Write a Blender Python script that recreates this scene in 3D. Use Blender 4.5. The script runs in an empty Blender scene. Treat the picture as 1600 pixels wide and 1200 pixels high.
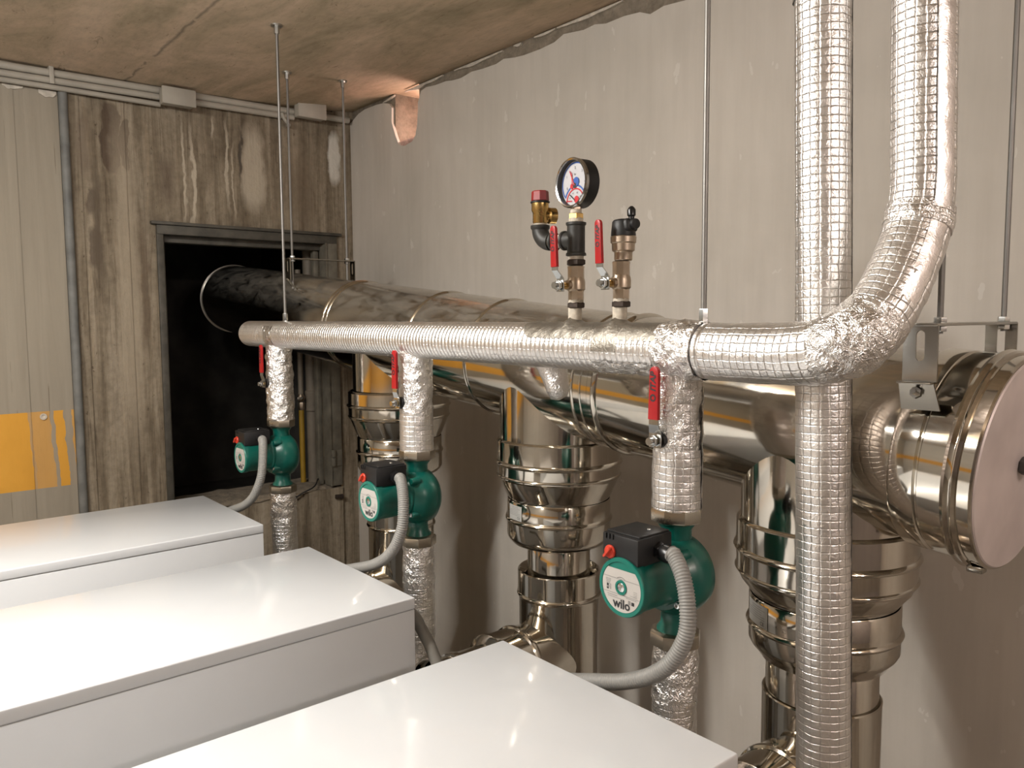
import bpy, bmesh, math, random
from mathutils import Vector, Matrix, noise
from math import sin, cos, pi, sqrt
random.seed(5)
S = bpy.context.scene
COL = S.collection

# ------------------------------------------------------------------ camera
cd = bpy.data.cameras.new('camera'); cam = bpy.data.objects.new('camera', cd); COL.objects.link(cam)
cd.sensor_fit = 'HORIZONTAL'; cd.sensor_width = 36.0
cd.lens = 36.0 * 1238.7 / 1600.0
cd.clip_start = 0.02
YAW, PIT, ROL = 0.8734, 0.0824, -0.0065
fw = Vector((-sin(YAW)*cos(PIT), cos(YAW)*cos(PIT), -sin(PIT)))
rt = Vector((cos(YAW), sin(YAW), 0)); up = rt.cross(fw)
r2 = cos(ROL)*rt + sin(ROL)*up; u2 = -sin(ROL)*rt + cos(ROL)*up
cam.matrix_world = Matrix(((r2.x, u2.x, -fw.x, 0), (r2.y, u2.y, -fw.y, 0), (r2.z, u2.z, -fw.z, 1.6), (0, 0, 0, 1)))
S.camera = cam

# ------------------------------------------------------------------ light and exposure
W = bpy.data.worlds.new('world'); S.world = W; W.use_nodes = True
W.node_tree.nodes['Background'].inputs[0].default_value = (0.9, 0.85, 0.78, 1)
W.node_tree.nodes['Background'].inputs[1].default_value = 0.02
S.view_settings.view_transform = 'Standard'; S.view_settings.look = 'None'
S.view_settings.gamma = 1.0; S.view_settings.use_curve_mapping = False
S.view_settings.exposure = 0.17


def tube_lamp(name, a, b, n, power, color):
    """omnidirectional light spread along a line, like a bare fluorescent tube"""
    a = Vector(a); b = Vector(b)
    for i in range(n):
        l = bpy.data.lights.new(name, 'POINT'); l.energy = power/n; l.color = color; l.shadow_soft_size = 0.035
        o = bpy.data.objects.new(name, l); COL.objects.link(o); o.location = a.lerp(b, (i+0.5)/n)


def batten(name, loc, sx, sy, power, color):
    """the reflector of a batten throws part of the light straight down"""
    l = bpy.data.lights.new(name, 'AREA'); l.shape = 'RECTANGLE'; l.size = sx; l.size_y = sy; l.energy = power; l.color = color
    o = bpy.data.objects.new(name, l); COL.objects.link(o); o.location = loc


tube_lamp('ceiling_lamp_near', (-1.45, -1.05, 2.30), (-1.45, 0.20, 2.30), 6, 58, (1.0, 0.985, 0.950))
batten('ceiling_lamp_near_reflector', (-1.45, -0.42, 2.34), 0.10, 1.25, 26, (1.0, 0.99, 0.97))
tube_lamp('fill_light_far', (-0.7, -2.5, 2.30), (-0.7, -1.6, 2.30), 3, 12, (1.0, 0.94, 0.89))  # unseen fill light, added to lift the plaster wall against the cabinet tops
tube_lamp('fill_light_side', (1.5, 0.1, 2.30), (1.5, 1.2, 2.30), 3, 52, (1.0, 0.89, 0.84))  # added fill light out of view, brightens the end cap and right wall

# ------------------------------------------------------------------ materials


class NT:
    """tiny helper around a node tree"""
    def __init__(s, name):
        s.m = bpy.data.materials.new(name); s.m.use_nodes = True
        s.t = s.m.node_tree; s.b = s.t.nodes['Principled BSDF']

    def n(s, kind, **kw):
        nd = s.t.nodes.new(kind)
        for k, v in kw.items():
            setattr(nd, k, v)
        return nd

    def link(s, a, b):
        s.t.links.new(a, b)

    def put(s, sock, v):
        if hasattr(v, 'links') or hasattr(v, 'is_linked'):
            s.link(v, sock)
        else:
            sock.default_value = v

    def math(s, op, a, b=0.0, c=0.0, clamp=False):
        nd = s.n('ShaderNodeMath', operation=op); nd.use_clamp = clamp
        s.put(nd.inputs[0], a); s.put(nd.inputs[1], b); s.put(nd.inputs[2], c)
        return nd.outputs[0]

    def coord(s, which='Object', scale=(1, 1, 1)):
        tc = s.n('ShaderNodeTexCoord'); mp = s.n('ShaderNodeMapping')
        s.link(tc.outputs[which], mp.inputs[0]); mp.inputs['Scale'].default_value = scale
        return mp.outputs[0]

    def noise(s, vec, scale=5.0, detail=4.0, rough=0.55, dist=0.0):
        nd = s.n('ShaderNodeTexNoise'); s.link(vec, nd.inputs['Vector'])
        nd.inputs['Scale'].default_value = scale; nd.inputs['Detail'].default_value = detail
        nd.inputs['Roughness'].default_value = rough; nd.inputs['Distortion'].default_value = dist
        return nd.outputs[0]

    def ramp(s, fac, stops, interp='LINEAR'):
        nd = s.n('ShaderNodeValToRGB'); cr = nd.color_ramp; cr.interpolation = interp
        while len(cr.elements) < len(stops):
            cr.elements.new(0.5)
        for e, (p, c) in zip(cr.elements, stops):
            e.position = p; e.color = (c[0], c[1], c[2], 1) if not isinstance(c, (int, float)) else (c, c, c, 1)
        s.link(fac, nd.inputs[0])
        return nd.outputs[0]

    def mix(s, fac, a, b, mode='MIX'):
        nd = s.n('ShaderNodeMix', data_type='RGBA', blend_type=mode)
        s.put(nd.inputs[0], fac)
        for sock, v in ((nd.inputs[6], a), (nd.inputs[7], b)):
            if isinstance(v, tuple):
                sock.default_value = (v[0], v[1], v[2], 1)
            else:
                s.link(v, sock)
        return nd.outputs[2]

    def bump(s, h, strength=0.3, dist=0.01, prev=None):
        nd = s.n('ShaderNodeBump'); s.link(h, nd.inputs['Height'])
        nd.inputs['Strength'].default_value = strength; nd.inputs['Distance'].default_value = dist
        if prev is not None:
            s.link(prev, nd.inputs['Normal'])
        return nd.outputs[0]

    def fin(s, color=None, rough=None, metal=None, normal=None, **kw):
        b = s.b
        if color is not None:
            if isinstance(color, tuple):
                b.inputs['Base Color'].default_value = (*color, 1)
            else:
                s.link(color, b.inputs['Base Color'])
        if rough is not None:
            s.put(b.inputs['Roughness'], rough)
        if metal is not None:
            b.inputs['Metallic'].default_value = metal
        if normal is not None:
            s.link(normal, b.inputs['Normal'])
        for k, v in kw.items():
            b.inputs[k.replace('_', ' ')].default_value = v
        return s.m


def plain(name, color, rough=0.5, metal=0.0, var=0.08, nscale=60.0, bump=0.0, **kw):
    """a colour with a little procedural grain and wear"""
    t = NT(name); v = t.coord()
    n = t.noise(v, nscale, 3.0)
    lo = tuple(max(0, c*(1-var)) for c in color); hi = tuple(min(1, c*(1+var)) for c in color)
    col = t.ramp(n, [(0.3, lo), (0.7, hi)])
    r = t.math('ADD', rough - 0.06, t.math('MULTIPLY', n, 0.12))
    nm = t.bump(n, bump, 0.001) if bump else None
    return t.fin(col, r, metal, nm, **kw)


def mat_concrete_ceiling():
    t = NT('ceiling_concrete'); v = t.coord()
    vs = t.coord('Object', (0.7, 2.2, 1))
    a = t.noise(vs, 2.2, 6, 0.6, 1.2); b = t.noise(v, 14, 5, 0.6); c = t.noise(t.coord('Object', (4, 16, 1)), 2.2, 5, 0.65, 0.5)
    col = t.ramp(a, [(0.28, (0.34, 0.290, 0.195)), (0.42, (0.46, 0.375, 0.260)), (0.56, (0.60, 0.475, 0.345)), (0.72, (0.72, 0.57, 0.43))])
    col = t.mix(0.55, col, t.ramp(b, [(0.25, (0.62, 0.62, 0.60)), (0.75, (1, 1, 1))]), 'MULTIPLY')
    pits = t.ramp(c, [(0.25, (0.40, 0.36, 0.31)), (0.36, (1, 1, 1))])
    col = t.mix(0.85, col, pits, 'MULTIPLY')
    fine = t.noise(t.coord('Object', (9, 26, 1)), 3.0, 6, 0.7, 0.3)
    col = t.mix(0.28, col, t.ramp(fine, [(0.30, (0.50, 0.46, 0.40)), (0.52, (1, 1, 1)), (0.72, (1.18, 1.12, 1.05))]), 'MULTIPLY')
    spot = t.noise(v, 60, 2, 0.5)
    col = t.mix(0.7, col, t.ramp(spot, [(0.24, (0.35, 0.30, 0.25)), (0.29, (1, 1, 1))]), 'MULTIPLY')
    # an old pour joint crossing the slab
    sp = t.n('ShaderNodeSeparateXYZ'); t.link(t.coord(), sp.inputs[0])
    w = t.math('MULTIPLY', t.math('SUBTRACT', t.noise(v, 9, 4), 0.5), 0.035)
    d = t.math('ABSOLUTE', t.math('ADD', t.math('SUBTRACT', sp.outputs[1], 0.815), w))
    line = t.math('SUBTRACT', 1.0, t.math('DIVIDE', d, 0.008), clamp=True)
    line = t.math('MULTIPLY', line, t.math('GREATER_THAN', t.noise(v, 7, 2), 0.40))
    col = t.mix(t.math('MULTIPLY', line, 0.6), col, (0.07, 0.06, 0.05))
    h = t.math('ADD', t.math('MULTIPLY', b, 0.6), t.math('MULTIPLY', c, 0.6))
    return t.fin(col, 0.85, 0, t.bump(h, 0.16, 0.004))


def mat_plaster():
    t = NT('grey_plaster'); v = t.coord()
    a = t.noise(v, 1.6, 5, 0.6, 0.4); b = t.noise(v, 40, 4, 0.6); st = t.noise(t.coord('Object', (14, 14, 1.2)), 2.0, 4, 0.6)
    col = t.ramp(a, [(0.3, (0.465, 0.428, 0.376)), (0.55, (0.532, 0.488, 0.432)), (0.75, (0.575, 0.526, 0.470))])
    col = t.mix(0.25, col, t.ramp(st, [(0.3, (0.72, 0.70, 0.68)), (0.6, (1, 1, 1))]), 'MULTIPLY')
    # pale splashes low down
    sp = t.noise(t.coord('Object', (1, 1, 0.5)), 26, 3, 0.5)
    col = t.mix(t.math('MULTIPLY', t.math('GREATER_THAN', sp, 0.70), 0.35), col, (0.68, 0.65, 0.60))
    h = t.math('ADD', t.math('MULTIPLY', a, 1.5), t.math('MULTIPLY', b, 0.15))
    return t.fin(col, 0.8, 0, t.bump(h, 0.35, 0.01))


def mat_rough_render():
    t = NT('rough_brown_render'); v = t.coord()
    b = t.noise(v, 30, 5, 0.65)
    col = t.ramp(b, [(0.3, (0.14, 0.115, 0.085)), (0.7, (0.27, 0.225, 0.17))])
    return t.fin(col, 0.9, 0, t.bump(b, 0.8, 0.01))


def mat_left_wall():
    t = NT('board_marked_concrete'); v = t.coord()
    sp = t.n('ShaderNodeSeparateXYZ'); t.link(v, sp.inputs[0]); Y, Z = sp.outputs[1], sp.outputs[2]
    st = t.noise(t.coord('Object', (1, 7.0, 0.42)), 2.6, 6, 0.62, 0.5)
    bl = t.noise(t.coord('Object', (1, 1.6, 0.9)), 2.4, 5, 0.6, 0.6)
    fi = t.noise(v, 45, 4, 0.6)
    col = t.ramp(st, [(0.28, (0.120, 0.092, 0.058)), (0.42, (0.205, 0.162, 0.110)), (0.55, (0.300, 0.248, 0.178)), (0.70, (0.385, 0.325, 0.245))])
    col = t.mix(0.55, col, t.ramp(bl, [(0.3, (0.45, 0.42, 0.38)), (0.6, (1, 1, 1))]), 'MULTIPLY')
    col = t.mix(0.45, col, t.ramp(fi, [(0.3, (0.50, 0.47, 0.43)), (0.6, (1, 1, 1))]), 'MULTIPLY')
    sk = t.noise(t.coord('Object', (1, 22, 1.3)), 2.4, 6, 0.68, 0.8)
    col = t.mix(0.75, col, t.ramp(sk, [(0.30, (0.38, 0.33, 0.27)), (0.48, (0.95, 0.95, 0.95)), (0.60, (1, 1, 1)), (0.74, (1.35, 1.28, 1.2))]), 'MULTIPLY')
    pk = t.noise(t.coord('Object', (1, 30, 17)), 2.2, 3, 0.55)
    col = t.mix(0.75, col, t.ramp(pk, [(0.27, (0.30, 0.25, 0.19)), (0.32, (1, 1, 1))]), 'MULTIPLY')
    wy = t.math('ADD', Y, t.math('MULTIPLY', t.math('SUBTRACT', t.noise(v, 7, 4), 0.5), 0.05))
    wy = t.math('ADD', wy, t.math('MULTIPLY', t.math('SUBTRACT', t.noise(t.coord('Object', (1, 1, 0.5)), 38, 3), 0.5), 0.022))
    wz = t.math('ADD', Z, t.math('MULTIPLY', t.math('SUBTRACT', t.noise(v, 5, 4), 0.5), 0.10))

    def blob(c, y, z, ry, rz, color, k, soft=0.25):
        dy = t.math('DIVIDE', t.math('SUBTRACT', wy, y), ry); dz = t.math('DIVIDE', t.math('SUBTRACT', wz, z), rz)
        d = t.math('POWER', t.math('ADD', t.math('POWER', t.math('ABSOLUTE', dy), 3.5), t.math('POWER', t.math('ABSOLUTE', dz), 3.5)), 1/3.5)
        m = t.math('DIVIDE', t.math('SUBTRACT', 1.0, d), soft, clamp=True)
        return t.mix(t.math('MULTIPLY', m, k), c, color)
    pale = (0.46, 0.40, 0.31); dark = (0.075, 0.048, 0.030)
    col = blob(col, 0.765, 2.25, 0.030, 0.115, dark, 0.85, 0.10)
    col = blob(col, 0.812, 2.235, 0.018, 0.085, dark, 0.85, 0.10)
    col = blob(col, 0.690, 2.02, 0.020, 0.055, (0.09, 0.065, 0.045), 0.75, 0.3)
    col = blob(col, 0.700, 1.86, 0.022, 0.075, (0.09, 0.065, 0.045), 0.75, 0.3)
    col = blob(col, 0.86, 1.72, 0.020, 0.32, (0.12, 0.085, 0.055), 0.65, 0.5)
    col = blob(col, 0.955, 2.12, 0.030, 0.11, (0.11, 0.08, 0.055), 0.6, 0.5)
    col = blob(col, 1.205, 2.14, 0.005, 0.16, pale, 0.8, 0.6)
    col = blob(col, 1.13, 2.33, 0.006, 0.06, pale, 0.7, 0.6)
    col = blob(col, 1.50, 2.12, 0.09, 0.22, (0.15, 0.11, 0.072), 0.6, 0.6)
    col = blob(col, 0.71, 1.93, 0.018, 0.30, (0.10, 0.075, 0.05), 0.7, 0.6)
    col = blob(col, 0.675, 2.22, 0.03, 0.13, (0.16, 0.12, 0.085), 0.6, 0.5)
    col = blob(col, 1.015, 2.16, 0.007, 0.22, pale, 0.9, 0.6)
    col = blob(col, 1.048, 2.13, 0.009, 0.23, pale, 0.95, 0.6)
    col = blob(col, 1.185, 2.20, 0.008, 0.19, pale, 0.9, 0.6)
    col = blob(col, 1.285, 2.20, 0.055, 0.19, pale, 0.75, 0.4)
    col = blob(col, 1.235, 2.24, 0.007, 0.12, (0.05, 0.04, 0.03), 0.85, 0.6)
    col = blob(col, 1.645, 2.29, 0.030, 0.115, (0.60, 0.57, 0.51), 0.95, 0.3)
    col = blob(col, 0.80, 1.75, 0.05, 0.75, (0.36, 0.30, 0.22), 0.6, 0.5)
    # painted bay left of the conduit: grey paint with a yellow band
    paint = t.mix(0.5, (0.29, 0.252, 0.196), t.ramp(st, [(0.3, (0.20, 0.172, 0.130)), (0.6, (0.315, 0.276, 0.216))]))
    scr = t.noise(t.coord('Object', (1, 30, 0.6)), 2.0, 4, 0.6)
    paint = t.mix(t.math('MULTIPLY', t.math('LESS_THAN', scr, 0.36), 0.6), paint, (0.135, 0.105, 0.068))
    yb = t.math('ADD', Y, t.math('MULTIPLY', t.math('SUBTRACT', Z, 1.15), 0.05))
    yb = t.math('ADD', yb, t.math('MULTIPLY', t.math('SUBTRACT', t.noise(v, 18, 3), 0.5), 0.02))
    fac = t.n('ShaderNodeMapRange'); t.link(yb, fac.inputs[0])
    fac.inputs[1].default_value = 0.40; fac.inputs[2].default_value = 0.62
    msk = t.ramp(fac.outputs[0], [(0.0, 1.0), (0.30, 0.45), (0.34, 0.7), (0.57, 0.65), (0.60, 0.05), (0.66, 1.0), (0.80, 0.05), (0.90, 0.75)], 'CONSTANT')
    inz = t.math('MULTIPLY', t.math('GREATER_THAN', Z, 1.022), t.math('LESS_THAN', Z, 1.290))
    yel = t.ramp(bl, [(0.3, (0.56, 0.27, 0.028)), (0.7, (0.68, 0.34, 0.045))])
    paint = t.mix(t.math('MULTIPLY', msk, inz), paint, yel)
    isp = t.math('LESS_THAN', Y, 0.603)
    col = t.mix(isp, col, paint)
    h = t.math('ADD', t.math('MULTIPLY', st, 0.9), t.math('MULTIPLY', fi, 0.5))
    h = t.math('MULTIPLY', h, t.math('SUBTRACT', 1.0, t.math('MULTIPLY', isp, 0.75)))
    return t.fin(col, 0.82, 0, t.bump(h, 0.6, 0.012))


def mat_front_wall():
    t = NT('painted_wall'); v = t.coord()
    sp = t.n('ShaderNodeSeparateXYZ'); t.link(v, sp.inputs[0]); Z = sp.outputs[2]
    n = t.noise(v, 3, 4)
    base = t.ramp(n, [(0.3, (0.48, 0.455, 0.41)), (0.7, (0.56, 0.53, 0.48))])
    inz = t.math('MULTIPLY', t.math('GREATER_THAN', Z, 1.022), t.math('LESS_THAN', Z, 1.290))
    return t.fin(t.mix(inz, base, (0.66, 0.33, 0.04)), 0.8, 0)


def mat_foil(name, cell=0.0118, crinkle=0.25, quilt=1.0, rough=0.30, base=(0.88, 0.86, 0.84)):
    """aluminium foil lagging: quilted grid relief plus crinkles"""
    t = NT(name)
    tc = t.n('ShaderNodeTexCoord'); sp = t.n('ShaderNodeSeparateXYZ'); t.link(tc.outputs['UV'], sp.inputs[0])
    ob = t.coord()
    wob = t.math('MULTIPLY', t.math('SUBTRACT', t.noise(ob, 60, 2), 0.5), 0.28)
    hs = []
    for k, c in ((0, cell*1.15), (1, cell)):
        f = t.math('FRACT', t.math('ADD', t.math('DIVIDE', sp.outputs[k], c), wob))
        d = t.math('ABSOLUTE', t.math('SUBTRACT', t.math('MULTIPLY', f, 2.0), 1.0))
        hs.append(t.math('SUBTRACT', 1.0, t.math('POWER', d, 10.0)))
    pil = t.math('MULTIPLY', hs[0], hs[1])
    cr = t.n('ShaderNodeTexVoronoi', feature='F1'); t.link(ob, cr.inputs['Vector']); cr.inputs['Scale'].default_value = 110
    cn = t.noise(ob, 70, 4, 0.55, 1.2)
    rg = t.math('ABSOLUTE', t.math('SUBTRACT', cn, 0.5))
    rg2 = t.math('ABSOLUTE', t.math('SUBTRACT', t.noise(ob, 150, 2, 0.5, 0.6), 0.5))
    crh = t.math('ADD', t.math('MULTIPLY', cr.outputs['Distance'], 0.35), t.math('ADD', t.math('MULTIPLY', rg, 2.6), t.math('MULTIPLY', rg2, 1.0)))
    nm = None
    if quilt:
        nm = t.bump(pil, 0.5*quilt, 0.0017)
    nm = t.bump(crh, crinkle, 0.004, nm)
    col = base
    if quilt:
        col = t.mix(t.math('MULTIPLY', t.math('SUBTRACT', 1.0, pil), 0.22), base, (0.30, 0.28, 0.26))  # crease shade painted in: quilting grooves darkened in the base colour
    r = t.math('ADD', rough - 0.06, t.math('MULTIPLY', t.noise(ob, 25, 3), 0.14))
    return t.fin(col, r, 1.0, nm)


def mat_steel(name, color=(0.66, 0.62, 0.55), rough=0.10, dust=0.0, brush=0.05):
    t = NT(name); v = t.coord()
    n = t.noise(v, 7, 5, 0.6, 0.8); f = t.noise(v, 3.0, 3)
    col = t.ramp(n, [(0.3, tuple(c*0.86 for c in color)), (0.7, color)])
    r = t.math('ADD', rough*0.6, t.math('MULTIPLY', n, rough*0.9))
    if dust:
        g = t.n('ShaderNodeNewGeometry'); s = t.n('ShaderNodeSeparateXYZ'); t.link(g.outputs['Normal'], s.inputs[0])
        dm = t.math('MULTIPLY', t.math('SUBTRACT', s.outputs[2], 0.10), 1.6, clamp=True)
        sm = t.noise(t.coord('Object', (5, 14, 14)), 2.0, 5, 0.65, 1.0)
        dm = t.math('MULTIPLY', dm, t.math('MULTIPLY', t.math('SUBTRACT', sm, 0.34), 3.6, clamp=True), clamp=True)
        r = t.math('ADD', r, t.math('MULTIPLY', dm, 0.30*dust))
        mt = t.math('SUBTRACT', 1.0, t.math('MULTIPLY', dm, 0.65*dust))
        col = t.mix(t.math('MULTIPLY', dm, 0.7*dust), col, (0.17, 0.148, 0.115))
        t.link(mt, t.b.inputs['Metallic'])
        return t.fin(col, r, None, t.bump(f, brush, 0.02))
    return t.fin(col, r, 1.0, t.bump(f, brush, 0.02))


M = {}
M['ceiling'] = mat_concrete_ceiling()
M['plaster'] = mat_plaster()
M['render'] = mat_rough_render()
M['left_wall'] = mat_left_wall()
M['front_wall'] = mat_front_wall()
M['side_wall'] = plain('pinkish_grey_wall', (0.30, 0.265, 0.25), 0.8, 0, 0.1, 4)
M['floor'] = plain('floor_concrete', (0.20, 0.175, 0.145), 0.8, 0, 0.3, 6, 0.3)
M['shaft'] = plain('shaft_dark_concrete', (0.045, 0.040, 0.034), 0.9, 0, 0.4, 8)  # near-black base colour for the shaft concrete
M['frame'] = plain('dusty_grey_steel_frame', (0.075, 0.068, 0.055), 0.6, 0.2, 0.3, 22, 0.2)
M['jamb'] = plain('grey_brown_jamb', (0.15, 0.135, 0.105), 0.6, 0.1, 0.25, 22, 0.2)
M['pink'] = plain('pink_plaster', (0.72, 0.47, 0.40), 0.85, 0, 0.2, 40, 0.6)
M['smear'] = plain('pale_mortar', (0.50, 0.45, 0.38), 0.9, 0, 0.2, 60, 0.5)
M['foil'] = mat_foil('quilted_foil', 0.0114, 0.22, 1.0, 0.36)
M['foil_ring'] = mat_foil('ribbed_foil', 0.012483, 0.15, 0.6, 0.36)
M['crinkle'] = mat_foil('crinkled_foil', 0.0118, 0.65, 0.0, 0.28)
M['crinkle_quilt'] = mat_foil('crumpled_quilted_foil', 0.0112, 0.45, 0.9, 0.3)
M['tape'] = mat_foil('dull_foil_tape', 0.012, 0.22, 0.0, 0.46, (0.33, 0.305, 0.265))
M['seam'] = mat_foil('smooth_foil_seam', 0.012, 0.12, 0.0, 0.34, (0.80, 0.76, 0.74))
M['steel'] = mat_steel('polished_steel', (0.60, 0.56, 0.49), 0.09, dust=0.42)
M['steel_clean'] = mat_steel('bright_polished_steel', rough=0.09)
M['steel_matt'] = plain('matt_pickled_steel', (0.62, 0.545, 0.53), 0.5, 0.35, 0.12, 9)
M['galv'] = mat_steel('galvanised_steel', (0.52, 0.51, 0.48), 0.32)
M['rod'] = mat_steel('zinc_rod', (0.27, 0.26, 0.245), 0.5)
M['dark_bracket'] = mat_steel('bracket_steel', (0.36, 0.34, 0.30), 0.22)
M['knob'] = plain('dark_grey_plastic', (0.06, 0.058, 0.055), 0.5)
M['white'] = plain('white_enamel', (0.635, 0.65, 0.665), 0.34, 0, 0.01, 20, Coat_Weight=0.6, Coat_Roughness=0.07)
M['seam_dark'] = plain('shadow_gap_rubber', (0.30, 0.30, 0.30), 0.7)
M['green'] = plain('green_enamel', (0.002, 0.090, 0.068), 0.34, 0, 0.12, 30, 0.05, Coat_Weight=0.15, Coat_Roughness=0.2)
M['green_rim'] = plain('light_green_enamel', (0.004, 0.150, 0.110), 0.34, 0, 0.06, 30)
M['black'] = plain('black_plastic', (0.006, 0.006, 0.0065), 0.5, 0, 0.2)
M['gloss_black'] = plain('gloss_black_plastic', (0.006, 0.006, 0.0065), 0.3, 0, 0.2)
M['orange'] = plain('orange_red_plastic', (0.55, 0.045, 0.02), 0.4)
M['red'] = plain('red_vinyl', (0.36, 0.008, 0.010), 0.4)
M['dark_red'] = plain('dark_red_plastic', (0.22, 0.010, 0.010), 0.45)
M['label'] = plain('white_label', (0.46, 0.435, 0.405), 0.5, 0, 0.02)
M['ink'] = plain('black_ink', (0.02, 0.02, 0.022), 0.6)
M['ink_grey'] = plain('grey_ink', (0.30, 0.29, 0.28), 0.6)
M['label_silver'] = plain('silver_label', (0.46, 0.46, 0.44), 0.4, 0.3, 0.05)
M['nut'] = mat_steel('nickel_brass_nut', (0.50, 0.45, 0.37), 0.3)
M['nickel'] = mat_steel('tarnished_nickel', (0.50, 0.41, 0.32), 0.36)
M['brass'] = mat_steel('yellow_brass', (0.62, 0.42, 0.16), 0.26)
M['zinc'] = mat_steel('bright_zinc', (0.66, 0.68, 0.68), 0.22)
M['iron'] = plain('black_malleable_iron', (0.028, 0.027, 0.024), 0.5, 0.2, 0.25, 50, 0.2)
M['oldnut'] = plain('dark_oxidised_nut', (0.045, 0.032, 0.025), 0.5, 0.4, 0.3)
M['hemp'] = plain('pale_thread_sealant', (0.50, 0.45, 0.37), 0.8, 0, 0.2, 120, 0.6)
M['cable'] = plain('grey_corrugated_plastic', (0.235, 0.23, 0.215), 0.5, 0, 0.05)
M['pvc'] = plain('pale_grey_plastic_conduit', (0.34, 0.31, 0.26), 0.6, 0, 0.12, 10)
M['conduit_grey'] = plain('weathered_grey_conduit', (0.15, 0.15, 0.14), 0.6, 0, 0.3, 14)
M['pvc_dark'] = plain('grey_plastic_pipe', (0.15, 0.14, 0.12), 0.6, 0, 0.12, 10)
M['yellow_pipe'] = plain('yellow_painted_pipe', (0.27, 0.16, 0.012), 0.5, 0, 0.15, 20)
M['shaft_pipe'] = plain('brownish_grey_pipe', (0.15, 0.125, 0.095), 0.6, 0, 0.15, 20)
M['dial_white'] = plain('white_dial', (0.52, 0.51, 0.52), 0.5, 0, 0.01)
M['blue'] = plain('blue_ink', (0.03, 0.10, 0.36), 0.5)
M['dial_red'] = plain('red_ink', (0.55, 0.02, 0.03), 0.5)
M['chrome'] = mat_steel('chrome_bezel', (0.55, 0.55, 0.55), 0.12)


def mat_glass():
    t = NT('gauge_glass')
    tr = t.n('ShaderNodeBsdfTransparent'); gl = t.n('ShaderNodeBsdfGlossy'); gl.inputs['Roughness'].default_value = 0.03
    fr = t.n('ShaderNodeFresnel'); fr.inputs['IOR'].default_value = 1.45
    mx = t.n('ShaderNodeMixShader'); t.link(fr.outputs[0], mx.inputs[0]); t.link(tr.outputs[0], mx.inputs[1]); t.link(gl.outputs[0], mx.inputs[2])
    t.link(mx.outputs[0], t.t.nodes['Material Output'].inputs['Surface'])
    return t.m


M['glass'] = mat_glass()

# ------------------------------------------------------------------ mesh building
Z3 = Vector((0, 0, 1))


def frame(axis, hint=None):
    a = Vector(axis).normalized()
    h = Vector(hint) if hint is not None else (Vector((0, 0, 1)) if abs(a.z) < 0.9 else Vector((1, 0, 0)))
    e1 = (h - a*h.dot(a)).normalized(); e2 = a.cross(e1)
    return e1, e2, a


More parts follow.
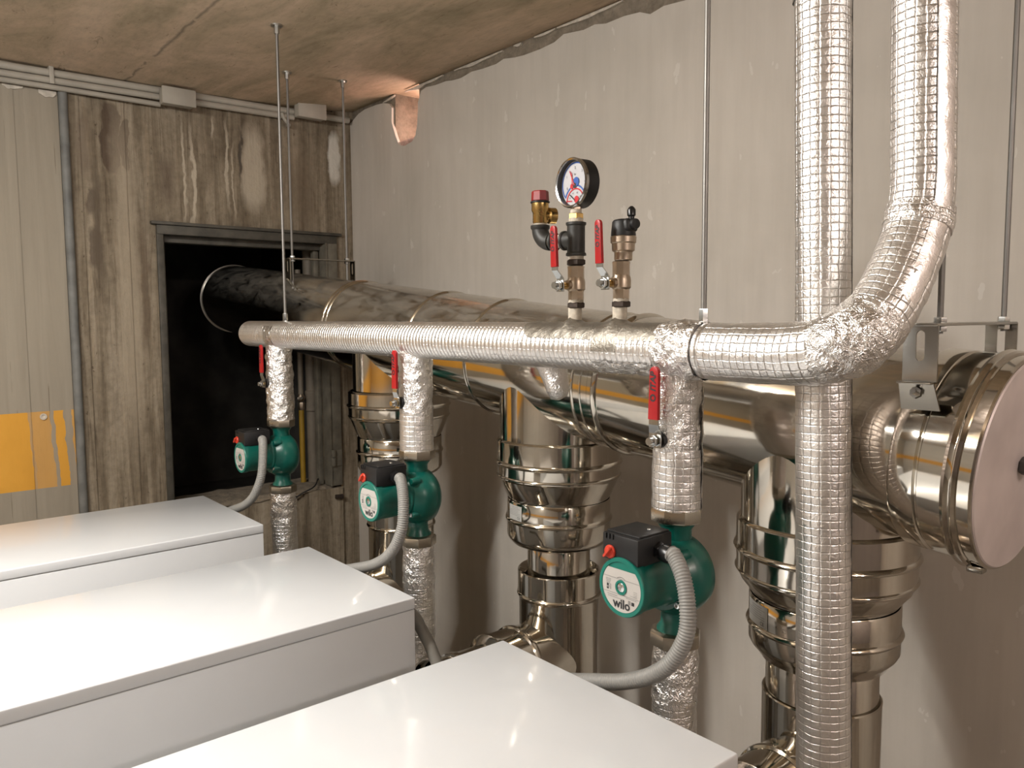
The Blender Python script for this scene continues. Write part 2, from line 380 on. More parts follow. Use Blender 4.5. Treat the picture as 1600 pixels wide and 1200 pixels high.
class MB:
    def __init__(s):
        s.v = []; s.f = []; s.uv = []

    def quadgrid(s, rows, uvs, closed_u=False):
        """rows: list of lists of points (same length); closed_u wraps inside a row (uv has one extra column)"""
        b = len(s.v); m = len(rows[0])
        for r in rows:
            s.v += [tuple(p) for p in r]
        for i in range(len(rows)-1):
            for j in range(m if closed_u else m-1):
                k = (j+1) % m
                s.f.append((b+i*m+j, b+i*m+k, b+(i+1)*m+k, b+(i+1)*m+j))
                s.uv.append((uvs[i][j], uvs[i][j+1], uvs[i+1][j+1], uvs[i+1][j]))

    def poly(s, pts, flip=False):
        b = len(s.v); s.v += [tuple(p) for p in pts]
        idx = list(range(b, b+len(pts)))
        s.f.append(tuple(reversed(idx)) if flip else tuple(idx))
        s.uv.append(tuple((p[0], p[2]) for p in (reversed(pts) if flip else pts)))

    def lathe(s, prof, org=(0, 0, 0), axis=(0, 0, 1), seg=32, a0=0.0, a1=2*pi, hint=None, cap=True, crumple=0.0, cfreq=45.0):
        """prof: list of (radius, distance along axis), revolved"""
        e1, e2, a = frame(axis, hint); o = Vector(org); full = abs(a1-a0-2*pi) < 1e-6
        n = seg if full else seg+1
        rows = []; uvs = []; L = 0.0; rm = max(p[0] for p in prof)
        for i, (r, h) in enumerate(prof):
            if i:
                L += math.hypot(r-prof[i-1][0], h-prof[i-1][1])
            row = []
            for j in range(n):
                t = a0+(a1-a0)*j/seg
                d = e1*cos(t)+e2*sin(t); p = o+d*r+a*h
                if crumple:
                    p = p + d*(noise.noise(p*cfreq)*crumple + abs(noise.noise(p*cfreq*2.3))*crumple*0.7)
                row.append(p)
            rows.append(row); uvs.append([(rm*(a0+(a1-a0)*j/seg), L) for j in range(n+1)])
        s.quadgrid(rows, uvs, full)
        if cap and full:
            if prof[0][0] > 1e-6:
                s.poly(rows[0], True)
            if prof[-1][0] > 1e-6:
                s.poly(rows[-1])

    def tube(s, path, rad, seg=24, a0=0.0, a1=2*pi, hint=None, cap=True, crumple=0.0, cfreq=45.0):
        P = [Vector(p) for p in path]; n = len(P); full = abs(a1-a0-2*pi) < 1e-6
        R = rad if isinstance(rad, (list, tuple)) else [rad]*n
        T = [((P[min(i+1, n-1)]-P[max(i-1, 0)])).normalized() for i in range(n)]
        e1, e2, _ = frame(T[0], hint); m = seg if full else seg+1
        rows = []; uvs = []; L = 0.0; rm = sum(R)/n
        for i in range(n):
            if i:
                L += (P[i]-P[i-1]).length
                e1 = (e1 - T[i]*e1.dot(T[i])).normalized(); e2 = T[i].cross(e1)
            row = []
            for j in range(m):
                t = a0+(a1-a0)*j/seg; d = e1*cos(t)+e2*sin(t); p = P[i]+d*R[i]
                if crumple:
                    p = p + d*(noise.noise(p*cfreq)*crumple + abs(noise.noise(p*cfreq*2.3))*crumple*0.7)
                row.append(p)
            rows.append(row); uvs.append([(rm*(a0+(a1-a0)*j/seg), L) for j in range(m+1)])
        s.quadgrid(rows, uvs, full)
        if cap and full:
            s.poly(rows[0], True); s.poly(rows[-1])

    def box(s, c, size, rot=None, bev=0.0, seg=2):
        bm = bmesh.new(); bmesh.ops.create_cube(bm, size=1.0)
        for v in bm.verts:
            v.co = Vector((v.co.x*size[0], v.co.y*size[1], v.co.z*size[2]))
        if bev:
            bmesh.ops.bevel(bm, geom=list(bm.edges), offset=bev, segments=seg, profile=0.5, affect='EDGES')
        s.bm(bm, c, rot)

    def bm(s, bm, c=(0, 0, 0), rot=None):
        b = len(s.v); bm.verts.index_update(); c = Vector(c)
        for v in bm.verts:
            p = (rot @ v.co) if rot is not None else v.co
            s.v.append(tuple(p+c))
        for f in bm.faces:
            s.f.append(tuple(b+v.index for v in f.verts)); s.uv.append(tuple((s.v[b+v.index][0], s.v[b+v.index][2]) for v in f.verts))
        bm.free()

    def prism(s, pts, ext, bev=0.0):
        """closed planar outline (3-D points) extruded by vector ext"""
        bm = bmesh.new(); vs = [bm.verts.new(p) for p in pts]; f = bm.faces.new(vs)
        r = bmesh.ops.extrude_face_region(bm, geom=[f])
        for g in r['geom']:
            if isinstance(g, bmesh.types.BMVert):
                g.co += Vector(ext)
        bmesh.ops.recalc_face_normals(bm, faces=bm.faces)
        if bev:
            bmesh.ops.bevel(bm, geom=list(bm.edges), offset=bev, segments=2, profile=0.5, affect='EDGES')
        big = [q for q in bm.faces if len(q.verts) > 4]
        if big:
            bmesh.ops.triangulate(bm, faces=big)
        s.bm(bm)


def top(o):
    while o.parent:
        o = o.parent
    return o


def build(name, mb, mat, parent=None, smooth=35.0, label=None):
    """link the collected geometry (world coordinates) as one mesh object"""
    off = Vector(top(parent).location) if parent else Vector((0, 0, 0))
    me = bpy.data.meshes.new(name)
    me.from_pydata([tuple(Vector(v)-off) for v in mb.v], [], mb.f)
    uvl = me.uv_layers.new(name='UVMap'); k = 0
    flat = [c for face in mb.uv for uv in face for c in uv]
    uvl.data.foreach_set('uv', flat)
    me.materials.append(mat)
    if smooth:
        me.polygons.foreach_set('use_smooth', [True]*len(me.polygons))
        me.set_sharp_from_angle(angle=math.radians(smooth))
    me.update()
    o = bpy.data.objects.new(name, me); COL.objects.link(o)
    if parent:
        o.parent = parent
    if label:
        o['label'] = label
    return o


def thing(name, label, cat, loc=(0, 0, 0), group=None):
    o = bpy.data.objects.new(name, None); COL.objects.link(o); o.location = loc
    o.empty_display_size = 0.05
    o['label'] = label; o['category'] = cat
    if group:
        o['group'] = group
    return o


def tag(o, label, cat, group=None):
    o['label'] = label; o['category'] = cat
    if group:
        o['group'] = group
    return o


def struct(name, mb, mat, parent=None, smooth=30.0):
    o = build(name, mb, mat, parent, smooth)
    if not parent:
        o['kind'] = 'structure'
    return o


def copy_tree(o, parent=None):
    c = o.copy(); COL.objects.link(c)
    if parent:
        c.parent = parent
    for ch in list(o.children):
        copy_tree(ch, c)
    return c


def text_mesh(txt, size, org, xdir, ydir, lift=0.0004, shear=0.0, bold=0.0, warp=None):
    """flat lettering in the plane (xdir, ydir), centred on org"""
    cu = bpy.data.curves.new('lettering', 'FONT'); cu.body = txt; cu.size = size; cu.align_x = 'CENTER'; cu.align_y = 'CENTER'
    cu.shear = shear; cu.offset = bold; cu.resolution_u = 3
    ob = bpy.data.objects.new('lettering', cu)
    COL.objects.link(ob); dg = bpy.context.evaluated_depsgraph_get()
    me = ob.evaluated_get(dg).to_mesh()
    mb = MB(); X = Vector(xdir).normalized(); Y = Vector(ydir).normalized(); N = X.cross(Y); o = Vector(org)
    for v in me.vertices:
        mb.v.append(tuple(warp(v.co.x, v.co.y) if warp else o+X*v.co.x+Y*v.co.y+N*lift))
    for p in me.polygons:
        mb.f.append(tuple(p.vertices)); mb.uv.append(tuple((0, 0) for _ in p.vertices))
    ob.evaluated_get(dg).to_mesh_clear()
    bpy.data.objects.remove(ob); bpy.data.curves.remove(cu)
    return mb


def arc(c, r, a0, a1, n, ex, ey):
    c = Vector(c); ex = Vector(ex); ey = Vector(ey)
    return [c+ex*(r*cos(a0+(a1-a0)*i/n))+ey*(r*sin(a0+(a1-a0)*i/n)) for i in range(n+1)]


def smooth_path(pts, n=10):
    """Catmull-Rom through the points"""
    P = [Vector(p) for p in pts]; P = [P[0]*2-P[1]]+P+[P[-1]*2-P[-2]]; out = []
    for i in range(1, len(P)-2):
        a, b, c, d = P[i-1:i+3]
        for k in range(n):
            t = k/n
            out.append(0.5*((2*b)+(c-a)*t+(2*a-5*b+4*c-d)*t*t+(3*b-a-3*c+d)*t**3))
    out.append(P[-2]); return out


def resample(path, step):
    out = [path[0]]; acc = 0.0
    for a, b in zip(path[:-1], path[1:]):
        L = (b-a).length
        if L < 1e-9:
            continue
        d = step-acc
        while d <= L:
            out.append(a.lerp(b, d/L)); d += step
        acc = L-(d-step)
    if (out[-1]-path[-1]).length > step*0.3:
        out.append(path[-1])
    return out


def line_pts(a, b, step):
    a = Vector(a); b = Vector(b); n = max(2, int((b-a).length/step))
    return [a.lerp(b, i/n) for i in range(n+1)]


# ================================================================== THE ROOM
XW = -3.137; YW = 1.723; XR = 2.7; YF = -2.7


def ceil_z(y):
    pts = [(-9, 2.455), (0.4, 2.456), (1.0, 2.453), (1.25, 2.458), (1.45, 2.468), (1.75, 2.497), (9, 2.50)]
    for (a, za), (b, zb) in zip(pts[:-1], pts[1:]):
        if a <= y <= b:
            return za+(zb-za)*(y-a)/(b-a)


mb = MB(); mb.box((-0.2, -0.4, -0.05), (7.5, 5.2, 0.1)); struct('floor', mb, M['floor'])
mb = MB(); rows = []
ys = [YF-0.3, -1, 0, 0.4, 1.0, 1.15, 1.25, 1.35, 1.45, 1.55, 1.65, 1.75, 2.0]
for y in ys:
    rows.append([Vector((x, y, ceil_z(y))) for x in (-4.3, -2, 0, 3.0)])
mb.quadgrid(list(reversed(rows)), [[(0, 0)]*5]*len(rows))
rows2 = [[Vector((p.x, p.y, 2.75)) for p in r] for r in rows]
mb.quadgrid(rows2, [[(0, 0)]*5]*len(rows))
struct('ceiling', mb, M['ceiling'])

# left concrete wall with a hatch opening into the shaft; boards stand a little proud of each other
OY0, OY1, OZ0, OZ1 = 0.905, 1.640, 0.865, 1.955
mb = MB()
T = 0.22


def wall_strip(y0, y1, z0, z1, d=0.0):
    mb.box((XW-T/2+d/2, (y0+y1)/2, (z0+z1)/2), (T+d, y1-y0, z1-z0), None, 0.0)


wall_strip(YF, 0.470, 0, 2.47, 0.006); wall_strip(0.470, 0.602, 0, 2.47, 0.003)
for y0, y1, d in ((0.602, 0.632, -0.014), (0.632, 0.665, 0.002), (0.665, 0.735, -0.003), (0.735, 0.812, 0.0), (0.812, 0.870, -0.004), (0.870, OY0, -0.001)):
    wall_strip(y0, y1, 0, 2.47, d)
for y0, y1, d in ((OY0, 1.02, 0.0), (1.02, 1.19, -0.002), (1.19, 1.36, 0.001), (1.36, 1.53, -0.002), (1.53, OY1, 0.0)):
    wall_strip(y0, y1, OZ1, 2.48, d)
for y0, y1, d in ((OY0, 1.22, 0.0), (1.22, 1.46, 0.006), (1.46, OY1, 0.014)):
    wall_strip(y0, y1, 0, OZ0, d)
wall_strip(OY1, 1.78, 0, 2.50, 0.0)
wl = struct('wall_left', mb, M['left_wall'])
for y0_, y1_, z0_, z1_ in ((0.36, 0.43, 2.372, 2.392), (0.44, 0.50, 2.366, 2.384), (0.545, 0.598, 2.352, 2.382)):
    mb = MB(); up_ = []; lo_ = []
    for i in range(13):
        y = y0_+(y1_-y0_)*i/12; q = sin(pi*min(0.97, max(0.05, i/12)))**0.4
        up_.append(Vector((XW+0.004, y, z1_))); lo_.append(Vector((XW+0.004, y, z1_-(z1_-z0_)*q*(0.7+0.7*abs(noise.noise(Vector((y*45, 1, 0))))))))
    mb.prism(up_+list(reversed(lo_)), (0.005, 0, 0)); build('plaster_patch', mb, M['smear'], wl)
mb = MB(); mb.lathe([(0.011, 0), (0.011, 0.004), (0.0065, 0.004), (0.006, 0.001), (0, 0.001)], (XW+0.004, 0.507, 1.272), (1, 0, 0), 18); build('plug', mb, M['smear'], wl)

# back wall: rough render behind a plaster coat with a ragged top edge and a broken hole
PL = [(-3.135, 2.444), (-3.062, 2.471), (-3.007, 2.479), (-2.913, 2.478), (-2.852, 2.473), (-2.813, 2.462), (-2.794, 2.443), (-2.796, 2.384), (-2.769, 2.329), (-2.747, 2.29),
      (-2.705, 2.278), (-2.649, 2.286), (-2.626, 2.304), (-2.611, 2.349), (-2.605, 2.424), (-2.582, 2.462), (-2.547, 2.468), (-2.488, 2.462), (-2.422, 2.461), (-2.375, 2.454), (-2.328, 2.451),
      (-2.264, 2.458), (-2.2, 2.453), (-2.129, 2.451), (-2.089, 2.458), (-2.03, 2.448), (-1.985, 2.444), (-1.908, 2.443), (-1.843, 2.447), (-1.801, 2.46), (-1.716, 2.449), (-1.67, 2.452), (-1.626, 2.442),
      (-1.557, 2.443), (-1.499, 2.437), (-1.462, 2.421), (-1.416, 2.429), (-1.342, 2.422), (-1.25, 2.430), (-1.0, 2.421), (-0.7, 2.43), (-0.3, 2.42), (0.3, 2.43), (XR, 2.42)]
mb = MB()
pts = [Vector((x, YW, z)) for x, z in PL]+[Vector((XR, YW, 0.0)), Vector((XW, YW, 0.0))]
mb.prism(pts, (0, 0.012, 0))
wb = struct('wall_back', mb, M['plaster'])
mb = MB(); hx0, hx1, hz = -2.785, -2.612, 2.30
y0 = YW+0.012
mb.box(((XW-0.3+hx0)/2, y0+0.06, 1.26), (hx0-XW+0.3, 0.12, 2.52)); mb.box(((hx1+XR)/2, y0+0.06, 1.26), (XR-hx1, 0.12, 2.52))
mb.box(((hx0+hx1)/2, y0+0.06, hz/2), (hx1-hx0, 0.12, hz))
build('rough_render', mb, M['render'], wb, 30)
mb = MB()   # broken recess: back and sides of pink plaster
mb.box(((hx0+hx1)/2, y0+0.135, 2.40), (0.34, 0.03, 0.30)); mb.box((hx0-0.06, y0+0.12, 2.40), (0.11, 0.1, 0.3)); mb.box((hx1+0.06, y0+0.12, 2.40), (0.11, 0.1, 0.3))
mb.box(((hx0+hx1)/2, y0+0.07, hz-0.01), (hx1-hx0, 0.14, 0.03))
build('pink_recess', mb, M['pink'], wb, 30)
mb = MB()
rr = [(-2.70, 2.365), (-2.66, 2.40), (-2.63, 2.405), (-2.625, 2.39), (-2.66, 2.37), (-2.69, 2.35), (-2.715, 2.352)]
mb.prism([Vector((x, y0+0.121, z)) for x, z in rr], (0, -0.006, 0)); build('mortar_lump', mb, M['render'], wb)
for seg in (((-2.867, 2.478), (-2.779, 2.490)), ((-2.70, 2.487), (-2.444, 2.489)), ((-2.372, 2.489), (-2.29, 2.489), (-2.1, 2.488)), ((-2.041, 2.489), (-2.003, 2.488)), ((-1.94, 2.489), (-1.842, 2.489)), ((-1.835, 2.489), (-1.726, 2.490), (-1.566, 2.489))):
    mb = MB(); n = 14; P2 = []
    a, b = Vector((seg[0][0], 0, seg[0][1])), Vector((seg[-1][0], 0, seg[-1][1]))
    lo = []; hi = []
    for i in range(n+1):
        p = a.lerp(b, i/n); w = (0.004+0.009*abs(noise.noise(Vector((p.x*9, 3.1, 0)))))*(0.4+1.2*sin(pi*min(1, max(0.06, i/n))))
        hi.append(Vector((p.x, y0-0.001, p.z+0.001))); lo.append(Vector((p.x, y0-0.001, p.z-w)))
    mb.prism(hi+list(reversed(lo)), (0, -0.008, 0)); build('mortar_smear', mb, M['smear'], wb)
# the recess opens into the lit room next door
pl = bpy.data.lights.new('next_room_lamp', 'POINT'); pl.energy = 1.0; pl.color = (1.0, 0.78, 0.70); pl.shadow_soft_size = 0.015
po = bpy.data.objects.new('next_room_lamp', pl); COL.objects.link(po); po.location = (-2.64, y0+0.06, 2.335)

mb = MB(); mb.box((-0.2, YF-0.05, 1.3), (7.5, 0.1, 2.6)); struct('wall_front', mb, M['front_wall'])
mb = MB(); mb.box((XR+0.05, -0.4, 1.3), (0.1, 5.0, 2.6)); struct('wall_right', mb, M['side_wall'])

# shaft behind the hatch
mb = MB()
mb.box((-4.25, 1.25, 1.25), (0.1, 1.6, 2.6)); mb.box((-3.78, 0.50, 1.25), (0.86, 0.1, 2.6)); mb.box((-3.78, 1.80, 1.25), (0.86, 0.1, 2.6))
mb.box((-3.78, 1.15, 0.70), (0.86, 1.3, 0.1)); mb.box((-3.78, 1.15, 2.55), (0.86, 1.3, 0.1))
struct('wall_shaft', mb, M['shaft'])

# steel hatch frame
mb = MB()
xf = XW+0.004
mb.box((xf-0.02, OY0+0.012, (OZ0+OZ1)/2), (0.05, 0.024, OZ1-OZ0), None, 0.002)                     # left jamb
mb.box((xf-0.055, OY0+0.030, (OZ0+OZ1)/2), (0.03, 0.02, OZ1-OZ0), None, 0.002)
dr = struct('door_1', mb, M['frame'])
mb = MB()
mb.box((xf-0.02, (OY0+OY1)/2, OZ1-0.016), (0.06, OY1-OY0, 0.034), None, 0.002); mb.box((xf-0.065, (OY0+OY1)/2, OZ1-0.044), (0.05, OY1-OY0-0.05, 0.028), None, 0.002)
mb.box((xf+0.004, (OY0+OY1)/2, OZ1+0.008), (0.03, OY1-OY0+0.04, 0.012), None, 0.002)
build('head_rail', mb, M['frame'], dr)
mb = MB()
mb.box((xf-0.02, OY1-0.028, (OZ0+OZ1)/2-0.01), (0.06, 0.056, OZ1-OZ0-0.04), None, 0.002); mb.box((xf-0.075, OY1-0.065, (OZ0+OZ1)/2-0.01), (0.03, 0.022, OZ1-OZ0-0.04), None, 0.002)
mb.box((xf+0.013, OY1-0.054, (OZ0+OZ1)/2-0.01), (0.006, 0.006, OZ1-OZ0-0.04))
build('jamb', mb, M['jamb'], dr)
mb = MB()
mb.lathe([(0.009, 0), (0.010, 0.002), (0.010, 0.034), (0.008, 0.036)], (xf+0.018, OY1-0.045, 0.965), (0, 0, 1), 16)
mb.lathe([(0.009, 0), (0.010, 0.002), (0.010, 0.030), (0.008, 0.032)], (xf+0.018, OY1-0.045, 1.003), (0, 0, 1), 16)
mb.box((xf+0.012, OY1-0.022, 0.998), (0.006, 0.040, 0.07), None, 0.001)
build('hinge', mb, M['jamb'], dr)
# rough concrete sill
mb = MB(); bm = bmesh.new(); bmesh.ops.create_grid(bm, x_segments=10, y_segments=40, size=0.5)
for v in bm.verts:
    x, y = v.co.x*0.26, v.co.y*(OY1-OY0-0.02)
    v.co = Vector((x, y, noise.noise(Vector((x*18, y*18, 2)))*0.007+noise.noise(Vector((x*60, y*60, 5)))*0.003-(0.014 if x > 0.115 else 0.0)))
mb.bm(bm, (XW-0.118, (OY0+OY1)/2, OZ0+0.007)); build('sill', mb, M['render'], dr, 60)
mb = MB(); mb.tube(smooth_path([(-3.12, 1.34, 0.80), (-3.115, 1.43, 0.86), (-3.12, 1.50, 0.885), (-3.2, 1.56, 0.90)], 6), 0.003, 8)
tag(build('cable', mb, M['black']), 'thin dark cable lying on the rough concrete hatch sill', 'cable')
mb = MB(); mb.tube([(-3.115, 1.600, 0.828), (-3.112, 1.635, 0.826)], 0.010, 10)  # dark cylinder added in place of a hole in the concrete
tag(build('dark_hole', mb, M['oldnut']), 'small dark hole in the concrete below the hatch hinge', 'pipe')

# pipes standing inside the shaft
t = thing('gas_pipe', 'yellow painted gas pipe standing inside the dark hatch opening', 'pipe', (-3.30, 1.538, 0.85))
mb = MB(); mb.lathe([(0.012, 0), (0.012, 0.40)], (-3.30, 1.538, 0.80), (0, 0, 1), 18); build('pipe_run', mb, M['yellow_pipe'], t)
mb = MB(); mb.lathe([(0.015, 0), (0.017, 0.008), (0.017, 0.03), (0.015, 0.035)], (-3.30, 1.538, 1.20), (0, 0, 1), 8)
mb.lathe([(0.0, 0), (0.012, 0.003), (0.019, 0.018), (0.012, 0.034), (0.0, 0.037)], (-3.30, 1.538, 1.235), (0, 0, 1), 16); build('ball_valve', mb, M['nickel'], t)
mb = MB(); mb.lathe([(0.006, 0), (0.006, 0.03)], (-3.29, 1.535, 1.252), (0.6, -0.6, 0.1), 10); mb.box((-3.265, 1.515, 1.256), (0.012, 0.03, 0.010), None, 0.002); build('valve_handle', mb, M['zinc'], t)
mb = MB(); mb.lathe([(0.012, 0), (0.012, 0.55)], (-3.30, 1.538, 1.27), (0, 0, 1), 18); build('upper_pipe', mb, M['shaft_pipe'], t)
t = thing('drain_pipe', 'grey socketed plastic pipe beside the yellow pipe in the hatch', 'pipe', (-3.30, 1.590, 0.85))
mb = MB(); mb.lathe([(0.026, 0), (0.026, 0.40)], (-3.30, 1.590, 0.80), (0, 0, 1), 24); build('pipe_run', mb, M['shaft_pipe'], t)
mb = MB(); mb.lathe([(0.027, 0), (0.031, 0.005), (0.031, 0.075), (0.033, 0.08), (0.033, 0.09), (0.027, 0.095)], (-3.30, 1.590, 1.19), (0, 0, 1), 24); build('socket', mb, M['shaft_pipe'], t)
mb = MB(); mb.lathe([(0.026, 0), (0.026, 0.9)], (-3.30, 1.590, 1.28), (0, 0, 1), 24); build('upper_pipe', mb, M['shaft_pipe'], t)

# electrical conduit down the left wall, and the pipes under the ceiling
t = thing('conduit', 'grey steel conduit running down the left wall beside the yellow band', 'conduit', (XW+0.012, 0.615, 0))
mb = MB(); mb.tube(line_pts((XW+0.012, 0.616, 0.02), (XW+0.012, 0.616, 2.405), 0.3), 0.0145, 18); build('tube', mb, M['conduit_grey'], t)
for z in (0.7, 1.45, 2.2):
    mb = MB(); mb.lathe([(0.0155, 0), (0.0155, 0.016)], (XW+0.012, 0.616, z), (0, 0, 1), 18)
    build('clip', mb, M['conduit_grey'], t)
for k, (z, r, nm) in enumerate(((2.436, 0.0125, 'uppermost of the pale conduits under the ceiling on the left wall'), (2.411, 0.0115, 'middle pale conduit under the ceiling on the left wall'), (2.3895, 0.0092, 'lowest pale conduit under the ceiling, ending at the left junction box'))):
    e = (1.70, 1.45, 0.93)[k]
    mb = MB(); mb.tube(smooth_path([(XW+0.030, YF+0.05, z-0.012), (XW+0.030, -0.5, z-0.006), (XW+0.030, 0.5, z), (XW+0.030, e, z+0.012*(e > 1))], 8), r, 14)
    tag(build('conduit', mb, M['pvc']), nm, 'conduit')
mb = MB(); mb.box((XW+0.028, 0.58, 2.447), (0.035, 0.014, 0.03), None, 0.002); mb.box((XW+0.046, 0.58, 2.425), (0.004, 0.014, 0.055), None, 0.001)
tag(build('conduit_clip', mb, M['pvc']), 'pale saddle clip holding the conduits above the steel conduit', 'clip')
t = thing('junction_box', 'pale junction box under the conduits left of the hatch', 'junction box', (XW+0.02, 0.98, 2.39))
mb = MB(); mb.box((XW+0.064, 0.98, 2.413), (0.042, 0.112, 0.056), None, 0.004); build('box_body', mb, M['pvc'], t)
mb = MB(); mb.box((XW+0.089, 0.98, 2.413), (0.012, 0.120, 0.062), None, 0.004); build('cover', mb, M['pvc'], t)
t = thing('junction_box', 'grey junction box close to the corner with the plaster wall', 'junction box', (XW+0.02, 1.51, 2.43))
mb = MB(); mb.box((XW+0.064, 1.505, 2.450), (0.040, 0.118, 0.062), None, 0.005); build('box_body', mb, M['pvc'], t)
mb = MB(); mb.box((XW+0.088, 1.505, 2.450), (0.010, 0.124, 0.067), None, 0.004); build('cover', mb, M['pvc'], t)
mb = MB(); mb.tube(smooth_path([(XW+0.04, 1.395, 2.43), (XW+0.045, 1.405, 2.405), (XW+0.04, 1.425, 2.388), (XW+0.012, 1.43, 2.392)], 8), 0.007, 12)
tag(build('cable', mb, M['pvc']), 'short white cable tail hooking into the wall beside corner junction box', 'cable')

# ================================================================== WHITE BOILERS
BX = -2.5627; SP = 0.7595; BW = 0.479; BY = 0.8505; BZ = 1.0398; YFR = -0.02
names = ('white boiler cabinet furthest away, against the concrete wall', 'middle white boiler cabinet, between the two other cabinets', 'nearest white boiler cabinet, at the bottom of the picture')
for k in range(3):
    x0 = BX+k*SP; xc = x0+BW/2; yc = (BY+YFR)/2; dy = BY-YFR
    t = thing('boiler', names[k], 'boiler', (xc, yc, 0), 'white boiler cabinets')
    mb = MB(); mb.box((xc, yc, (0.06+BZ-0.0252)/2), (BW-0.002, dy-0.002, BZ-0.0252-0.06), None, 0.0012); build('casing', mb, M['white'], t)
    mb = MB(); mb.box((xc, yc, BZ-0.0245), (BW-0.006, dy-0.006, 0.003)); build('gap_seal', mb, M['seam_dark'], t)
    mb = MB(); mb.box((xc, yc, BZ-0.012), (BW, dy, 0.024), None, 0.003, 3); build('lid', mb, M['white'], t)
    mb = MB(); mb.box((xc, yc, 0.035), (BW-0.06, dy-0.06, 0.07), None, 0.003); build('plinth', mb, M['seam_dark'], t)

# ================================================================== FLUE
SLX, SYX = -0.0981, -0.0236
ax = Vector((1, SYX, SLX)).normalized()


def fc(x):
    return Vector((x, 1.3071+SYX*(x+1.5), 1.6-0.1056+SLX*(x+1.5)))


R = 0.1475
flue = thing('flue_duct', 'long polished steel flue duct sloping up through the hatch in the wall', 'duct', tuple(fc(-1.8)))
BEADS = [-2.36, -2.335, -1.845, -1.565, -1.155, -1.115, -0.93]
cuts = [-3.575, -2.348, -1.845, -1.565, -1.135, -0.93, -0.50]
for a, b in zip(cuts[:-1], cuts[1:]):
    mb = MB(); L = (fc(b)-fc(a)).length
    mb.lathe([(R-0.012 if a < -3.5 else R, 0.001), (R, 0), (R, L)], tuple(fc(a)), tuple(ax), 96, cap=False); build('duct_section', mb, M['steel'], flue)


def bead(x, r=0.006, rr=R, name='rim', w=0.006):
    mb = MB()
    mb.lathe([(rr-0.001, -w*1.2), (rr+r*0.6, -w*0.7), (rr+r, 0), (rr+r*0.6, w*0.7), (rr-0.001, w*1.2)], tuple(fc(x)), tuple(ax), 96, cap=False)
    return build(name, mb, M['steel_clean'], flue)


mb = MB(); mb.lathe([(R-0.001, 0.0), (R+0.0045, 0.001), (R+0.0055, 0.003), (R+0.0045, 0.005), (R-0.001, 0.006)], tuple(fc(-3.572)), tuple(ax), 96, cap=False); build('end_flange', mb, M['galv'], flue)
bead(-2.362, 0.0045); bead(-2.338, 0.0045); bead(-1.845, 0.004); bead(-1.565, 0.004); bead(-1.155, 0.0015, w=0.003); bead(-1.115, 0.0065, w=0.007); bead(-1.18, 0.003, w=0.004); bead(-0.93, 0.003)
# end collar, bead, cap
mb = MB()
mb.lathe([(R, -0.002), (R+0.006, 0.0), (R+0.0075, 0.004), (R+0.0075, 0.036), (R+0.004, 0.0385), (R+0.004, 0.0405), (R+0.0075, 0.043), (R+0.0075, 0.075)], tuple(fc(-0.510)), tuple(ax), 96, cap=False)
build('end_collar', mb, M['steel_clean'], flue)
mb = MB()
mb.lathe([(R+0.004, 0), (R+0.013, 0.003), (R+0.0155, 0.008), (R+0.0125, 0.013), (R+0.0125, 0.015), (R+0.0145, 0.018), (R+0.012, 0.022), (R+0.006, 0.024)], tuple(fc(-0.437)), tuple(ax), 96, cap=False)
build('locking_band', mb, M['steel_clean'], flue)
mb = MB()
mb.lathe([(R+0.006, 0), (R+0.009, 0.001), (R+0.0095, 0.017), (R+0.0075, 0.020), (R+0.004, 0.0205)], tuple(fc(-0.416)), tuple(ax), 96)
build('cap_rim', mb, M['steel_clean'], flue)
cc = fc(-0.3955)
mb = MB(); mb.lathe([(R+0.0055, 0.0), (R+0.0035, 0.0022), (0.02, 0.0026), (0.0, 0.0026)], tuple(cc), tuple(ax), 96); build('end_cap', mb, M['steel_matt'], flue)
mb = MB(); mb.lathe([(0.011, 0.0), (0.0135, 0.003), (0.0135, 0.022), (0.010, 0.026)], tuple(cc+ax*0.002), tuple(ax), 6); build('knob', mb, M['knob'], flue)
mb = MB(); q = fc(-0.428)+Vector((0, -0.05, -R-0.006)); mb.box(tuple(q), (0.022, 0.018, 0.010), None, 0.002); build('band_latch', mb, M['dark_bracket'], flue)


# ---- branches below the flue
def ring(r0, z, h=0.004, b=0.004):
    """profile points of a rolled bead, walking down"""
    return [(r0, z+h), (r0+b*0.7, z+h*0.6), (r0+b, z), (r0+b*0.7, z-h*0.6), (r0, z-h)]


